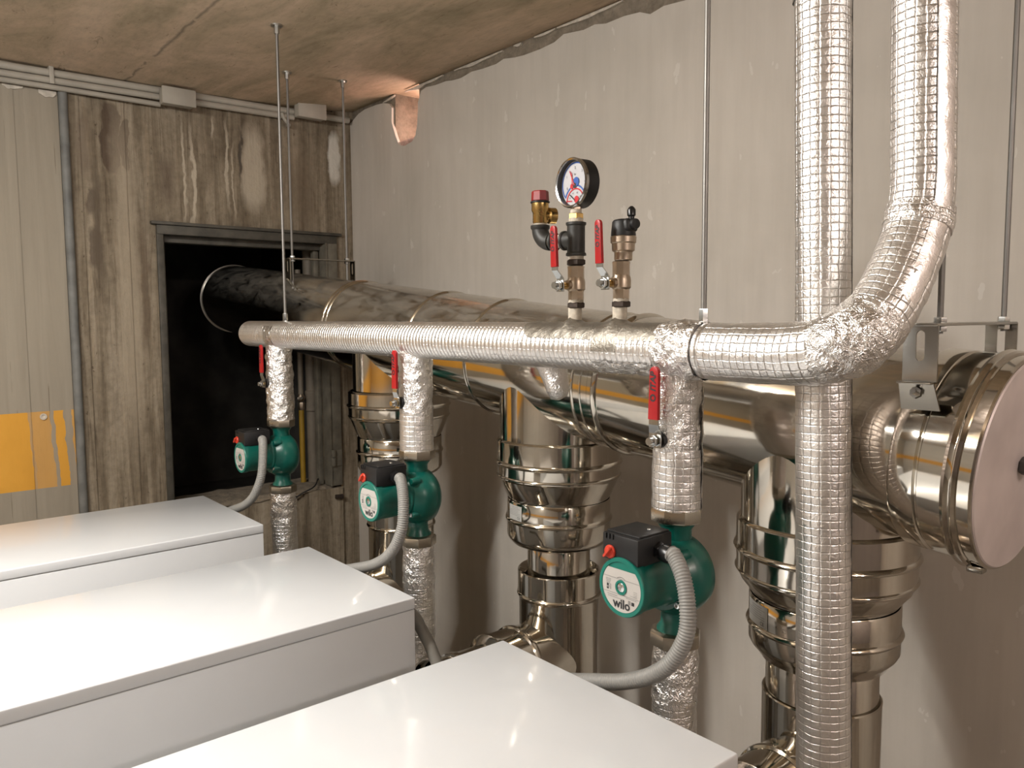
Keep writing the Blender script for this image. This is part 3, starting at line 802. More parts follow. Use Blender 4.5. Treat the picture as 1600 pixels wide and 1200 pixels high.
def branch(x, y, zs, label, rn, stub, lab=None, ks=1.0):
    zfl, z1, zb1, z2, z3, zb2, z4, z5, zs0, zb3, zend = zs
    t = thing('flue_branch', label, 'duct', (x, y, 0))
    Rc, Rs = 0.146*ks, 0.122*ks
    mb = MB(); rows = [[], []]; rn_ = 0.142
    for i in range(80):
        a = 2*pi*i/80; X, Y = x+rn_*cos(a), y+rn_*sin(a); c = fc(X)
        rows[0].append(Vector((X, Y, z1-0.001))); rows[1].append(Vector((X, Y, c.z-sqrt(max(1e-5, R*R-(Y-c.y)**2))*1.003+0.003)))
    mb.quadgrid(rows, [[(0, 0)]*81]*2, True); build('tee_neck', mb, M['steel_clean'], flue)
    mb = MB(); mb.lathe([(Rc-0.005, z1+0.006), (Rc, z1+0.004), (Rc+0.003, z1), (Rc+0.003, zb1+0.01)]+ring(Rc+0.003, zb1, 0.006, 0.005)+[(Rc+0.002, z2+0.020)]+ring(Rc+0.002, z2+0.007, 0.003, 0.003)+[(Rc+0.002, z2+0.002), (Rc-0.001, z2-0.002)], (x, y, 0), (0, 0, 1), 80, cap=False)
    build('collar', mb, M['steel_clean'], t)
    mb = MB(); mb.lathe([(Rc-0.001, z2), (Rc-0.006, z2-0.012), (Rs+0.004, z3+0.006), (Rs, z3), (Rs, z3-0.012)], (x, y, 0), (0, 0, 1), 80, cap=False); build('reducer', mb, M['steel_clean'], t)
    mb = MB(); mb.lathe([(Rs+0.001, z3-0.002), (Rs+0.003, z3-0.005), (Rs+0.003, zb2+0.01)]+ring(Rs+0.003, zb2, 0.006, 0.005)+[(Rs+0.003, z4+0.012), (Rs-0.001, z4+0.004), (Rs-0.010, z4-0.006), (rn+0.012, z4-0.016), (rn, z4-0.018)], (x, y, 0), (0, 0, 1), 80, cap=False)
    build('socket', mb, M['steel_clean'], t)
    mb = MB(); mb.lathe([(rn, z4-0.010), (rn, z5+0.003), (rn-0.0015, z5), (rn-0.0015, z5-0.003), (rn, z5-0.006), (rn, zs0-0.05)], (x, y, 0), (0, 0, 1), 64, cap=False); build('inner_pipe', mb, M['steel_clean'], t)
    mb = MB(); ro = 0.099*ks
    mb.lathe([(ro-0.012, zs0-0.02), (ro-0.004, zs0-0.002), (ro-0.001, zs0), (ro+0.001, zs0-0.002), (ro+0.001, zb3+0.006)]+ring(ro, zb3, 0.005, 0.004)+[(ro-0.002, zb3-0.01), (ro-0.003, zend)], (x, y, 0), (0, 0, 1), 64, cap=False)
    build('outer_sleeve', mb, M['steel_clean'], t)
    # horizontal inlet towards the boiler
    if stub:
        sz, sr, ye = stub
        mb = MB(); L = y-ye
        mb.lathe([(sr+0.016, 0.03), (sr+0.016, 0.125), (sr+0.020, 0.128), (sr+0.021, 0.134), (sr+0.020, 0.140), (sr+0.016, 0.143), (sr+0.016, 0.20), (sr+0.019, 0.203), (sr+0.019, 0.212), (sr+0.014, 0.216), (sr, 0.222), (sr, L-0.075), (sr+0.004, L-0.073), (sr+0.005, L-0.065), (sr+0.004, L-0.057), (sr, L-0.055), (sr, L-0.02), (sr+0.005, L-0.018), (sr+0.005, L)], (x, y, sz), (0, -1, 0), 56, cap=False)
        build('inlet_pipe', mb, M['steel_clean'], t)
    if lab:
        lz0, lz1, a0, a1, rs = lab
        mb = MB(); rad = rs
        hint = (-0.794, -0.6, 0)

        def cy(a, z, dr=0.0):
            h = Vector((0, -1, 0)); e2 = Vector((-1, 0, 0))
            return Vector((x, y, 0))+(h*cos(a)+e2*sin(a))*(rad+dr)+Vector((0, 0, z))
        n = 10
        rows = [[cy(a1+(a0-a1)*j/n, z, 0.0006) for j in range(n+1)] for z in (lz0, lz1)]
        mb.quadgrid(rows, [[(0, 0)]*(n+2)]*2); lb = build('type_label', mb, M['label_silver'], t)
        mb = MB(); H = lz1-lz0; random.seed(11)
        for i in range(6):
            zt = lz1-H*(0.10+0.105*i); s0 = 0.08 if i > 1 else 0.30; s1 = random.choice((0.62, 0.78, 0.9))
            rows = [[cy(a1+(a0-a1)*(s0+(s1-s0)*j/n), zz, 0.0010) for j in range(n+1)] for zz in (zt-H*0.045, zt)]
            mb.quadgrid(rows, [[(0, 0)]*(n+2)]*2)
        build('printed_lines', mb, M['ink_grey'], lb)
        ac = a1+(a0-a1)*0.80
        mbt = text_mesh('CE', H*0.24, (0, 0, 0), (1, 0, 0), (0, 1, 0), warp=lambda px, py: cy(ac-px/rad, lz0+H*0.17+py, 0.0011))
        build('lettering', mbt, M['ink'], lb)
    return t


b1 = branch(-2.132, fc(-2.132).y, (1.56, 1.375, 1.335, 1.295, 1.238, 1.19, 1.130, 1.10, 1.03, 0.955, 0.0), 'stainless flue branch nearest the concrete wall, behind the middle pump', 0.080, (0.74, 0.076, 0.93), None, 1.06)
b2 = branch(-1.383, fc(-1.383).y, (1.49, 1.3105, 1.26, 1.222, 1.172, 1.122, 1.068, 1.052, 0.993, 0.934, 0.0), 'stainless flue branch in the middle, between the middle and nearest pumps', 0.076, (0.780, 0.076, 0.93),
            (1.128, 1.163, -0.06, 0.36, 0.1253))
b3 = branch(-0.690, fc(-0.69).y, (1.42, 1.246, 1.198, 1.152, 1.116, 1.063, 1.020, 1.00, 0.940, 0.80, 0.0), 'stainless flue branch nearest the capped end, behind the tall foil pipe', 0.094, (0.805, 0.058, 0.93),
            (1.070, 1.108, 0.27, 0.80, 0.1253))
mb = MB(); mb.lathe([(0.004, 0), (0.005, 0.001), (0.004, 0.004), (0.0, 0.005)], (-0.690+0.052, fc(-0.69).y-0.079, 0.936), (0.55, -0.83, 0), 12); build('rivet', mb, M['steel_clean'], b3)


# ---- trapeze hangers carrying the flue
def slot_plate(mb, c, w, h, th, sw, sh, sz):
    """upright plate (normal along y) with a rounded slot, made of a left and a right half"""
    cx, cy_, cz = c; n = 6
    for sg in (1, -1):
        arc_ = [Vector((cx+sg*sw/2*cos(a), cy_, cz+sz+sh/2-sw/2+sw/2*sin(a))) for a in [pi/2-pi/2*i/n for i in range(n+1)]]
        arc_ += [Vector((cx+sg*sw/2*cos(a), cy_, cz+sz-sh/2+sw/2+sw/2*sin(a))) for a in [-pi/2*i/n for i in range(n+1)]]
        out = [Vector((cx, cy_, cz+h/2))]+arc_+[Vector((cx, cy_, cz-h/2)), Vector((cx+sg*w/2, cy_, cz-h/2)), Vector((cx+sg*w/2, cy_, cz+h/2))]
        mb.prism(out, (0, th, 0))


def hanger(x, y0, y1, ztop, leg, label, rods, low, w=0.045, ears=True, mat='galv'):
    t = thing('flue_hanger', label, 'pipe hanger', (x, (y0+y1)/2, ztop))
    mb = MB(); mb.box((x, (y0+y1)/2, ztop), (w, y1-y0+0.004, 0.004), None, 0.001); build('crossbar', mb, M[mat], t)
    for yy in (y0, y1):
        mb = MB(); slot_plate(mb, (x, yy, ztop-leg/2), w, leg, 0.003, 0.012, 0.042, 0.010); build('bracket', mb, M[mat if yy == y0 else 'dark_bracket'], t, 30)
    for ry, rx, zb in rods:
        mb = MB(); zt = ceil_z(ry); mb.tube(line_pts((rx, ry, zb), (rx, ry, zt-0.002), 0.4), 0.0042, 10)
        rd = build('rod', mb, M['rod'], t)
        mb = MB(); mb.lathe([(0.0165, 0), (0.0165, 0.004)], (rx, ry, zt-0.004), (0, 0, 1), 18); mb.lathe([(0.0075, 0), (0.0075, 0.02)], (rx, ry, zt-0.024), (0, 0, 1), 6); build('ceiling_plate', mb, M['galv'], rd)
        mb = MB(); mb.lathe([(0.0085, 0), (0.009, 0.001), (0.009, 0.007), (0.0085, 0.008)], (rx, ry, ztop+0.002), (0, 0, 1), 6); build('nut', mb, M['zinc'], rd)
        mb = MB(); mb.lathe([(0.0085, 0), (0.009, 0.001), (0.009, 0.007), (0.0085, 0.008)], (rx, ry, ztop-0.010), (0, 0, 1), 6); build('nut', mb, M['zinc'], rd)
    return t


h2 = hanger(-0.474, 1.128, 1.425, 1.588, 0.078, 'steel trapeze hanger above the capped end of the flue', ((1.160, -0.462, 1.575), (1.410, -0.466, 1.575)), 0, 0.046)
# clamp ears with bolts
for sgn, yy in ((-1, 1.129), (1, 1.425)):
    c = fc(-0.474); zb = 1.510; a = Vector((-0.474, yy, zb))
    mb = MB(); mb.box((-0.474, yy-0.006*sgn*-1, zb-0.001), (0.046, 0.026, 0.003), None, 0.001)
    d = Vector((0, 0.020*-sgn, -0.042))
    mb.prism([Vector((-0.497, yy+0.012*sgn*-1*-1, zb)), Vector((-0.451, yy+0.012*sgn, zb)), Vector((-0.448, yy-0.006*sgn, zb-0.040)), Vector((-0.500, yy-0.006*sgn, zb-0.040))], (0, 0.003, 0))
    er = build('clamp_ear', mb, M['dark_bracket'], h2, 30)
    if sgn < 0:
        mb = MB(); mb.lathe([(0.008, 0), (0.008, 0.006)], (-0.474, yy-0.006, zb-0.016), (0, -1, 0.3), 6); mb.lathe([(0.004, 0), (0.004, 0.014)], (-0.474, yy-0.006, zb-0.016), (0, -1, 0.3), 10); build('bolt', mb, M['zinc'], er)
h1 = hanger(-2.668, 1.208, 1.462, 1.816, 0.075, 'thin steel trapeze hanger over the flue beside the hatch', ((1.225, -2.668, 1.71), (1.440, -2.668, 1.71)), 0, 0.034, True, 'dark_bracket')
mb = MB(); mb.tube(line_pts((-2.668, 1.2, 1.745), (-2.668, 1.245, 1.700), 0.02), 0.005, 8); build('clamp_ear', mb, M['dark_bracket'], h1)

# ================================================================== HEADER PIPE, RISER, VERTICAL PIPE
HZ = 1.553
PX = [-2.3132, -1.5537, -0.7942]; PY = 1.0098


def hpt(x):
    t = (x+2.54)/(2.54-0.60)
    return Vector((x, 1.010-0.008*t, 1.557-0.009*t))


hd = thing('header_pipe', 'long foil lagged header pipe bending up at the right into a riser', 'pipe', (-1.5, 1.01, HZ))
NH = 1176
path = [hpt(x) for x in [-2.535+i*(2.535-0.70)/NH for i in range(NH+1)]]
rad = [0.0408+0.0020*(i/NH)+0.0006*noise.noise(Vector((i*0.02, 2, 0)))-0.0021*abs(cos(pi*i/8))**6 for i in range(NH+1)]
rad[0] = 0.026; rad[1] = 0.0325; rad[2] = 0.0365; rad[3] = 0.038; rad[4] = 0.039
mb = MB(); mb.tube(path, rad, 64, hint=(0, 0, 1)); build('foil_sleeve', mb, M['foil_ring'], hd, 60)
rp = [(-0.72, 1.0025, 1.5485), (-0.65, 1.001, 1.548), (-0.56, 1.000, 1.551), (-0.515, 1.008, 1.566), (-0.495, 1.030, 1.590), (-0.484, 1.060, 1.630), (-0.478, 1.090, 1.680), (-0.476, 1.112, 1.725), (-0.476, 1.122, 1.775), (-0.479, 1.125, 1.851), (-0.483, 1.125, 2.02), (-0.486, 1.125, 2.2), (-0.488, 1.125, 2.44)]
full = resample(smooth_path(rp, 16), 0.004)


def part_path(p0, p1):
    return [p for i, p in enumerate(full) if p0 <= i*0.004 <= p1]


TL = len(full)*0.004
mb = MB(); pp = part_path(0, 0.175); mb.tube(pp, 0.0435, 64, hint=(0, 0, 1), crumple=0.0012); build('foil_sleeve', mb, M['foil'], hd, 60)
mb = MB(); pp = part_path(0.165, 0.262); mb.tube(pp, [0.0435+0.0025*sin(pi*i/(len(pp)-1)) for i in range(len(pp))], 72, hint=(0, 0, 1), crumple=0.0028, cfreq=48); build('elbow_wrap', mb, M['crinkle'], hd, 70)
mb = MB(); pp = part_path(0.250, 0.405); mb.tube(pp, [0.043-0.002*i/len(pp) for i in range(len(pp))], 64, hint=(1, 0, 0), crumple=0.0018); build('foil_sleeve', mb, M['foil'], hd, 60)
mb = MB(); pp = part_path(0.395, 0.43); mb.tube(pp, [0.0420+0.0012*sin(pi*i/(len(pp)-1)) for i in range(len(pp))], 64, hint=(1, 0, 0), crumple=0.003); build('elbow_wrap', mb, M['crinkle_quilt'], hd, 60)
mb = MB(); pp = part_path(0.420, TL); mb.tube(pp, 0.0405, 64, hint=(1, 0, 0), crumple=0.0008); build('foil_sleeve', mb, M['foil'], hd, 60)
# seam strip along riser (right-hand side)
mb = MB(); pp = part_path(0.270, TL); mb.tube(pp, 0.0428, 10, a0=-0.75, a1=-0.15, hint=(1, 0, 0), cap=False, crumple=0.0008); build('seam_tape', mb, M['seam'], hd, 60)
# dull tape over the top of the header
mb = MB(); nx = 150; na = 24; rows = []; x0t, x1t = -1.135, -0.745
for i in range(nx+1):
    x = x0t+(x1t-x0t)*i/nx; c = hpt(x)
    lo = 0.35+0.05*noise.noise(Vector((x*30, 1, 0)))      # angle above the horizontal on the camera side
    if -0.942 < x < -0.885:
        lo = -0.12
    if x < -1.10:
        lo += (-1.10-x)*(-1.10-x)*700
    rr_ = 0.0428
    row = []
    for j in range(na+1):
        a = lo+(2.6-lo)*j/na
        d = Vector((0, -cos(a), sin(a))); p = c+d*rr_
        p += d*(abs(noise.noise(p*40))*0.0016)
        for sx in (-1.023, -0.915):                                                           # tape drawn up around the two stubs
            q = max(0.0, 1-abs(x-sx)/0.030); p += Vector((0, 0, 1))*(q*q*0.011*max(0, sin(a))**4)
        row.append(p)
    rows.append(row)
mb.quadgrid(rows, [[(j*0.003, i*0.003) for j in range(na+2)] for i in range(nx+1)])
build('foil_tape', mb, M['tape'], hd, 70)
mb = MB()   # crinkled foil edge below the tape, near the third leg
rows = []
for i in range(70):
    x = -0.945+(0.945-0.79)*i/69; c = hpt(x); row = []
    for j in range(19):
        a = -0.55-0.9*j/18+0.12*noise.noise(Vector((x*40, 7, 0))); d = Vector((0, -cos(a), sin(a))); p = c+d*0.0432; p += d*(abs(noise.noise(p*70))*0.004); row.append(p)
    rows.append(row)
mb.quadgrid(list(reversed(rows)), [[(0, 0)]*20]*70); build('crumpled_foil', mb, M['crinkle'], hd, 70)
mb = MB(); pp = [hpt(-0.812+i*0.075/50) for i in range(51)]; mb.tube(pp, [0.0435+0.003*sin(pi*i/50) for i in range(51)], 64, hint=(0, 0, 1), cap=False, crumple=0.004, cfreq=55); build('tee_wrap', mb, M['crinkle'], hd, 70)
for xx in (PX[0],):
    mb = MB(); pp = [hpt(xx-0.020+i*0.055/40) for i in range(41)]; mb.tube(pp, [0.0413+0.0015*sin(pi*i/40) for i in range(41)], 64, a0=pi*0.28, a1=pi*1.35, hint=(0, 0, 1), cap=False, crumple=0.0025, cfreq=55); build('tee_wrap', mb, M['crinkle'], hd, 70)
# a dangling scrap of foil under the header
mb = MB()
mb.lathe([(0.002, 0), (0.014, 0.005), (0.020, 0.02), (0.024, 0.045), (0.027, 0.07)], (-1.095, 1.035, 1.445), (-0.35, 0.05, 1), 32, crumple=0.006, cfreq=50); build('foil_scrap', mb, M['crinkle'], hd, 70)
# pipe stubs for the fittings
for sx in (-1.023, -0.915):
    mb = MB(); mb.lathe([(0.0125, 0), (0.0125, 0.030)], (sx, 1.006, 1.59), (0, 0, 1), 20); build('stub', mb, M['hemp'], hd)

t = thing('vertical_pipe', 'tall straight foil lagged pipe from floor to ceiling in front of the flue', 'pipe', (-0.59, 1.088, 0))
pp = [Vector((-0.576-0.031*((z-0.933)/1.114), 1.088, z)) for z in [0.02+i*0.004 for i in range(607)]]
mb = MB(); mb.tube(pp, 0.0385, 64, hint=(1, 0, 0), crumple=0.0007); build('foil_sleeve', mb, M['foil'], t, 60)
pp2 = pp[::6]; mb = MB(); mb.tube(pp2, 0.0394, 10, a0=0.35, a1=1.0, hint=(1, 0, 0), cap=False); build('seam_tape', mb, M['foil'], t, 60)
mb = MB(); pq = [p for p in pp if 2.045 < p.z < 2.43]; mb.tube(pq, 0.0398, 48, hint=(1, 0, 0), cap=False, crumple=0.003, cfreq=60); build('joint_tape', mb, M['crinkle_quilt'], t, 70)

# threaded hanger rods of the header
for rx, lbl, zt0 in ((-2.257, 'slim threaded rod hanging the left end of the header pipe', 1.600), (-0.741, 'slim threaded rod hanging the header pipe beside the tall foil pipe', 1.593)):
    ry = hpt(rx).y; t = thing('hanger_rod', lbl, 'pipe hanger', (rx, ry, zt0))
    zc = ceil_z(ry)
    mb = MB(); mb.tube(line_pts((rx, ry, zt0+0.01), (rx, ry, zc-0.002), 0.3), 0.0043, 12); build('rod', mb, M['rod'], t)
    mb = MB(); mb.lathe([(0.0070, -0.012), (0.0075, -0.010), (0.0075, 0.018), (0.0070, 0.02)], (rx, ry, zt0), (0, 0, 1), 6); build('coupling_nut', mb, M['zinc'], t)
    mb = MB(); mb.lathe([(0.017, 0), (0.017, 0.004)], (rx, ry, zc-0.004), (0, 0, 1), 20); mb.lathe([(0.008, 0), (0.008, 0.022)], (rx, ry, zc-0.026), (0, 0, 1), 6); build('ceiling_plate', mb, M['galv'], t)


# ================================================================== PUMP LEGS, VALVES, PUMPS
ZT, ZB = 1.2732, 1.0932


def lever(parent, x, y, z, h, w, stemlen, kink=0.010, tilt=0.0, txt=True, grip0=0.034):
    """red-gripped ball valve lever on a stem pointing to -y at (x, y+stemlen, z)"""
    mb = MB(); mb.lathe([(0.0055, 0), (0.0055, stemlen)], (x, y+stemlen, z), (0, -1, 0), 12); st = build('stem', mb, M['brass'], parent)
    mb = MB(); mb.lathe([(0.0085, 0), (0.0092, 0.001), (0.0092, 0.006), (0.0085, 0.007)], (x, y+0.007, z), (0, -1, 0), 6); mb.lathe([(0.006, 0), (0.006, 0.010)], (x, y+0.004, z), (0, -1, 0), 14); build('nut', mb, M['zinc'], st)
    # shank: flat strap cranked away from the body
    th = 0.0025; k = kink
    y1 = y+0.009; y2 = y+0.009-k
    prof = [(z-0.011, y1), (z+0.012, y1), (z+0.026, y2), (z+grip0+0.004, y2)]
    mb = MB(); wl = [w*0.62, w*0.62, w*0.5, w*0.5]
    off = [0.0, 0.0, tilt, tilt*1.1]
    rows = []
    for (zz, yy), ww, o_ in zip(prof, wl, off):
        rows.append([Vector((x-ww+o_, yy, zz)), Vector((x+ww+o_, yy, zz)), Vector((x+ww+o_, yy+th, zz)), Vector((x-ww+o_, yy+th, zz))])
    mb.quadgrid(rows, [[(0, 0)]*5]*4, True); mb.poly(rows[0], True); mb.poly(rows[-1])
    sh = build('lever_shank', mb, M['zinc'], parent, 20)
    mb = MB(); hw = w*0.5; xb = x+tilt*1.1; zt = z+h; n = 10
    lean = tilt*0.8
    out = [Vector((xb-hw*1.05, y2-0.0022, z+grip0)), Vector((xb+hw*1.05, y2-0.0022, z+grip0))]
    out += [Vector((xb+lean+hw*0.92*cos(a), y2-0.0022, zt-hw+hw*sin(a))) for a in [pi*i/n for i in range(n+1)]]
    mb.prism(out, (0, 0.0064, 0), 0.0009); g = build('grip', mb, M['red'], parent, 40)
    if txt:
        zc = z+grip0+(h-grip0)*0.60; xc = xb+lean*0.6
        mbt = text_mesh('ITAP', w*0.80, (xc, y2-0.0023, zc+w*0.50), (0, 0, 1), (-1, 0, 0), 0.0003, 0.2, w*0.03)
        e = text_mesh('O', w*0.80, (xc, y2-0.0023, zc-w*0.85), (0, 0, 1), (-1, 0, 0), 0.0003, 0, w*0.03)
        b = len(mbt.v); mbt.v += e.v; mbt.f += [tuple(b+i for i in f) for f in e.f]; mbt.uv += e.uv
        build('lettering', mbt, M['ink'], g, 0)
    return g


legs = ('foil wrapped valve pipe above the furthest pump', 'foil wrapped valve pipe above the middle pump', 'foil wrapped valve pipe above the nearest pump')
for k in range(3):
    x = PX[k]; y = PY
    t = thing('valve_leg', legs[k], 'pipe', (x, y, 1.30), 'valve pipes dropping from the header')
    ztop = 1.522; zb = ZT+0.022
    n = 84
    pp = [Vector((x+0.0015*noise.noise(Vector((i*0.08, k, 0))), y, ztop+(zb-ztop)*i/n)) for i in range(n+1)]
    if k == 0:
        mb = MB(); mb.tube(pp, [0.0385+0.002*i/n for i in range(n+1)], 64, hint=(1, 0, 0), crumple=0.0038, cfreq=55); build('foil_sleeve', mb, M['crinkle'], t, 70)
    else:
        s1 = int(n*0.62)
        mb = MB(); mb.tube(pp[:s1], [0.0385 if k == 1 else 0.0375]*s1, 64, hint=(1, 0, 0), crumple=0.0034, cfreq=55); build('foil_sleeve', mb, M['crinkle'] if k == 1 else M['crinkle_quilt'], t, 70)
        mb = MB(); q = pp[s1-3:]; mb.tube(q, [0.0385+0.0012*i/len(q) for i in range(len(q))], 64, hint=(1, 0, 0), crumple=0.0014, cfreq=40); build('foil_sleeve', mb, M['foil'], t, 70)
        if k == 2:
            mb = MB(); mb.tube(pp[12:], 0.0405, 12, a0=-1.25, a1=-0.35, hint=(1, 0, 0), cap=False, crumple=0.0012); mb2 = mb; build('seam_tape', mb, M['seam'], t, 70)
    sx = x-0.004
    mb = MB(); mb.lathe([(0.014, 0), (0.013, 0.007)], (sx, y-0.037, 1.408), (0, -1, 0), 14, crumple=0.002); build('valve_neck', mb, M['black'], t)
    lever(t, sx, 0.950, 1.408, (0.118, 0.122, 0.117)[k], 0.0185, 0.030, 0.006, 0.002)

# one pump, then two copies
px, py = PX[0], PY
pump = thing('circulation_pump', 'furthest green circulation pump, beside the dark hatch', 'pump', (px, py, ZB), 'green circulation pumps')
zc = 1.192
mb = MB()
mb.lathe([(0.030, ZB-0.006), (0.030, ZB+0.004), (0.024, ZB+0.012), (0.0235, ZB+0.035), (0.034, ZB+0.055), (0.034, ZT-0.052), (0.0245, ZT-0.034), (0.0245, ZT-0.012), (0.030, ZT-0.004), (0.030, ZT+0.006)], (px, py, 0), (0, 0, 1), 40)
mb.lathe([(0.0, -0.041), (0.030, -0.041), (0.050, -0.036), (0.062, -0.024), (0.0655, -0.008), (0.0655, 0.010), (0.062, 0.022), (0.056, 0.030), (0.0535, 0.036), (0.0505, 0.040)], (px-0.003, py, zc-0.006), (0, -1, 0), 56)
build('volute', mb, M['green'], pump, 40)
for a in (0.785, 2.356, 3.927, 5.498):
    mb = MB(); o = Vector((px+0.0545*cos(a), py-0.020, zc+0.0545*sin(a)))
    mb.lathe([(0.008, 0), (0.008, 0.020), (0.0065, 0.0225)], tuple(o), (0, -1, 0), 12); build('screw_boss', mb, M['green'], pump, 40)
for a in (2.356, 5.498):
    mb = MB(); o = Vector((px+0.0545*cos(a), py-0.0425, zc+0.0545*sin(a)))
    mb.lathe([(0.0045, 0), (0.0048, 0.001), (0.0048, 0.004), (0.0025, 0.0045), (0.0025, 0.002), (0, 0.002)], tuple(o), (0, -1, 0), 12); build('screw', mb, M['zinc'], pump)
ml = 0.130
mb = MB(); mb.lathe([(0.0475, 0.030), (0.0475, 0.044), (0.0445, 0.048), (0.0440, ml-0.020), (0.0458, ml-0.014), (0.0464, ml-0.004), (0.0455, ml)], (px, py, zc), (0, -1, 0), 56, cap=False); build('motor', mb, M['green'], pump)
mb = MB(); mb.lathe([(0.0455, ml), (0.0445, ml+0.0015), (0.0395, ml+0.0015), (0.0385, ml-0.0005), (0.0, ml-0.0005)], (px, py, zc), (0, -1, 0), 56, cap=False); fr = build('face_rim', mb, M['green_rim'], pump)
yf = py-ml-0.0002
n = 56; rl = 0.0385; cut = 0.0275
pts = [Vector((px+rl*cos(a), yf, zc+rl*sin(a))) for a in [2*pi*i/n for i in range(n)] if rl*sin(a) < cut]
mb = MB(); mb.prism(pts, (0, -0.0006, 0)); plate = build('nameplate', mb, M['label'], pump, 20)
yp = yf-0.0009
mb = MB()
for (zz, xa, xb, hh) in ((0.0125, -0.036, 0.036, 0.0006), (-0.0115, -0.036, 0.036, 0.0005)):
    mb.box((px+(xa+xb)/2, yp, zc+zz), (xb-xa, 0.0003, hh*1.8))
for i in range(4):
    mb.box((px-0.0265, yp, zc+0.0085-i*0.0024), (0.010-0.0012*i, 0.0003, 0.0012))
    mb.box((px+0.028, yp, zc-0.001-i*0.0026), (0.007, 0.0003, 0.0007))
mb.box((px-0.018, yp, zc-0.0150), (0.020, 0.0003, 0.0012)); mb.box((px-0.012, yp, zc-0.0180), (0.030, 0.0003, 0.0011))
mb.box((px+0.020, yp, zc-0.0138), (0.020, 0.0003, 0.0008)); mb.box((px+0.024, yp, zc-0.0084), (0.012, 0.0003, 0.0006))
mb.box((px-0.0265, yp, zc+0.0005-0.0045), (0.004, 0.0003, 0.0035)); mb.box((px-0.022, yp, zc-0.0035), (0.002, 0.0003, 0.009))
for i in range(4):
    mb.box((px+0.0145+i*0.0013, yp, zc-0.0195), (0.0007, 0.0003, 0.006))
build('printed_lines', mb, M['ink_grey'], plate, 0)
mb = MB(); mb.box((px-0.0275, yp, zc-0.0015), (0.0036, 0.0003, 0.0036)); mb.box((px-0.0275, yp, zc-0.0062), (0.0036, 0.0003, 0.0036)); mb.box((px+0.0235, yp, zc-0.0200), (0.0052, 0.0003, 0.0052))
for i in range(10):
    a0 = 0.9+1.3*i/10; a1 = 0.9+1.3*(i+1)/10
    mb.poly([Vector((px+q*cos(a)*1.0, yp-0.0001, zc+0.002+q*sin(a))) for q, a in ((0.0135, a0), (0.0135, a1), (0.0141, a1), (0.0141, a0))], True)
build('symbols', mb, M['ink'], plate, 0)
mbt = text_mesh('wilo', 0.0200, (px+0.001, yp, zc-0.0260), (1, 0, 0), (0, 0, 1), 0.0002, 0, 0.0005); build('lettering', mbt, M['ink'], plate, 0)
mb = MB(); mb.lathe([(0.0115, 0), (0.0112, 0.0016), (0.0080, 0.0016), (0.0076, 0.0004)], (px, yf-0.0006, zc), (0, -1, 0), 32); build('screw_ring', mb, M['green_rim'], pump)
mb = MB(); mb.lathe([(0.0068, 0), (0.0068, 0.0010), (0.0062, 0.0014), (0, 0.0014)], (px, yf-0.0006, zc), (0, -1, 0), 28); vs = build('vent_screw', mb, M['zinc'], pump)
mb = MB(); mb.box((px, yf-0.0021, zc), (0.0011, 0.0004, 0.010), Matrix.Rotation(0.25, 3, 'Y')); build('slot', mb, M['nickel'], vs)
# terminal box
mb = MB(); bx = px-0.006
mb.box((bx, py-0.088, zc+0.0575), (0.072, 0.080, 0.042), None, 0.003); mb.box((bx+0.004, py-0.080, zc+0.040), (0.058, 0.066, 0.020), None, 0.003)
mb.box((bx, py-0.086, zc+0.0795), (0.066, 0.070, 0.004), None, 0.0015)
for i in range(3):
    mb.box((bx-0.028+i*0.007, py-0.1285, zc+0.074), (0.0028, 0.003, 0.008))
tb = build('terminal_box', mb, M['black'], pump, 30)
mb = MB(); mb.lathe([(0.0032, 0), (0.0028, 0.0012), (0, 0.0013)], (bx+0.012, py-0.075, zc+0.0815), (0, 0, 1), 14); build('cover_screw', mb, M['zinc'], tb)
mb = MB(); dc = Vector((bx-0.019, py-0.128, zc+0.050)); mb.lathe([(0.0105, 0), (0.0105, 0.002), (0.009, 0.004), (0, 0.004)], tuple(dc), (0, -1, 0), 28)
mb.box(tuple(dc+Vector((0, -0.007, 0))), (0.004, 0.008, 0.019), Matrix.Rotation(0.7, 3, 'Y'), 0.001); build('speed_dial', mb, M['orange'], tb)
mb = MB(); g0 = Vector((bx+0.036, py-0.080, zc+0.055)); gd = Vector((1, -0.10, -0.12)).normalized()
mb.lathe([(0.014, 0), (0.014, 0.008), (0.0125, 0.009)], tuple(g0), tuple(gd), 6); mb.lathe([(0.0125, 0.008), (0.0135, 0.010), (0.0135, 0.022), (0.0120, 0.028), (0.0105, 0.029)], tuple(g0), tuple(gd), 20); build('cable_gland', mb, M['gloss_black'], tb)
for nm, z0 in (('union_nut', ZT-0.001), ('union_nut', ZB-0.026)):
    mb = MB(); mb.lathe([(0.036, 0), (0.0410, 0.003), (0.0420, 0.006), (0.0420, 0.021), (0.0410, 0.024), (0.036, 0.027)], (px, py, z0), (0, 0, 1), 8, a0=0.2, a1=0.2+2*pi); build(nm, mb, M['nut'], pump, 25)
pumps = [pump]
for k, lb in ((1, 'middle green circulation pump, behind the middle boiler cabinet'), (2, 'nearest green circulation pump, largest of the three')):
    c = copy_tree(pump); c['label'] = lb; c.location = (PX[k], py, ZB); pumps.append(c)
# tilt of the second pump's dial etc. stays the same: the pumps are alike

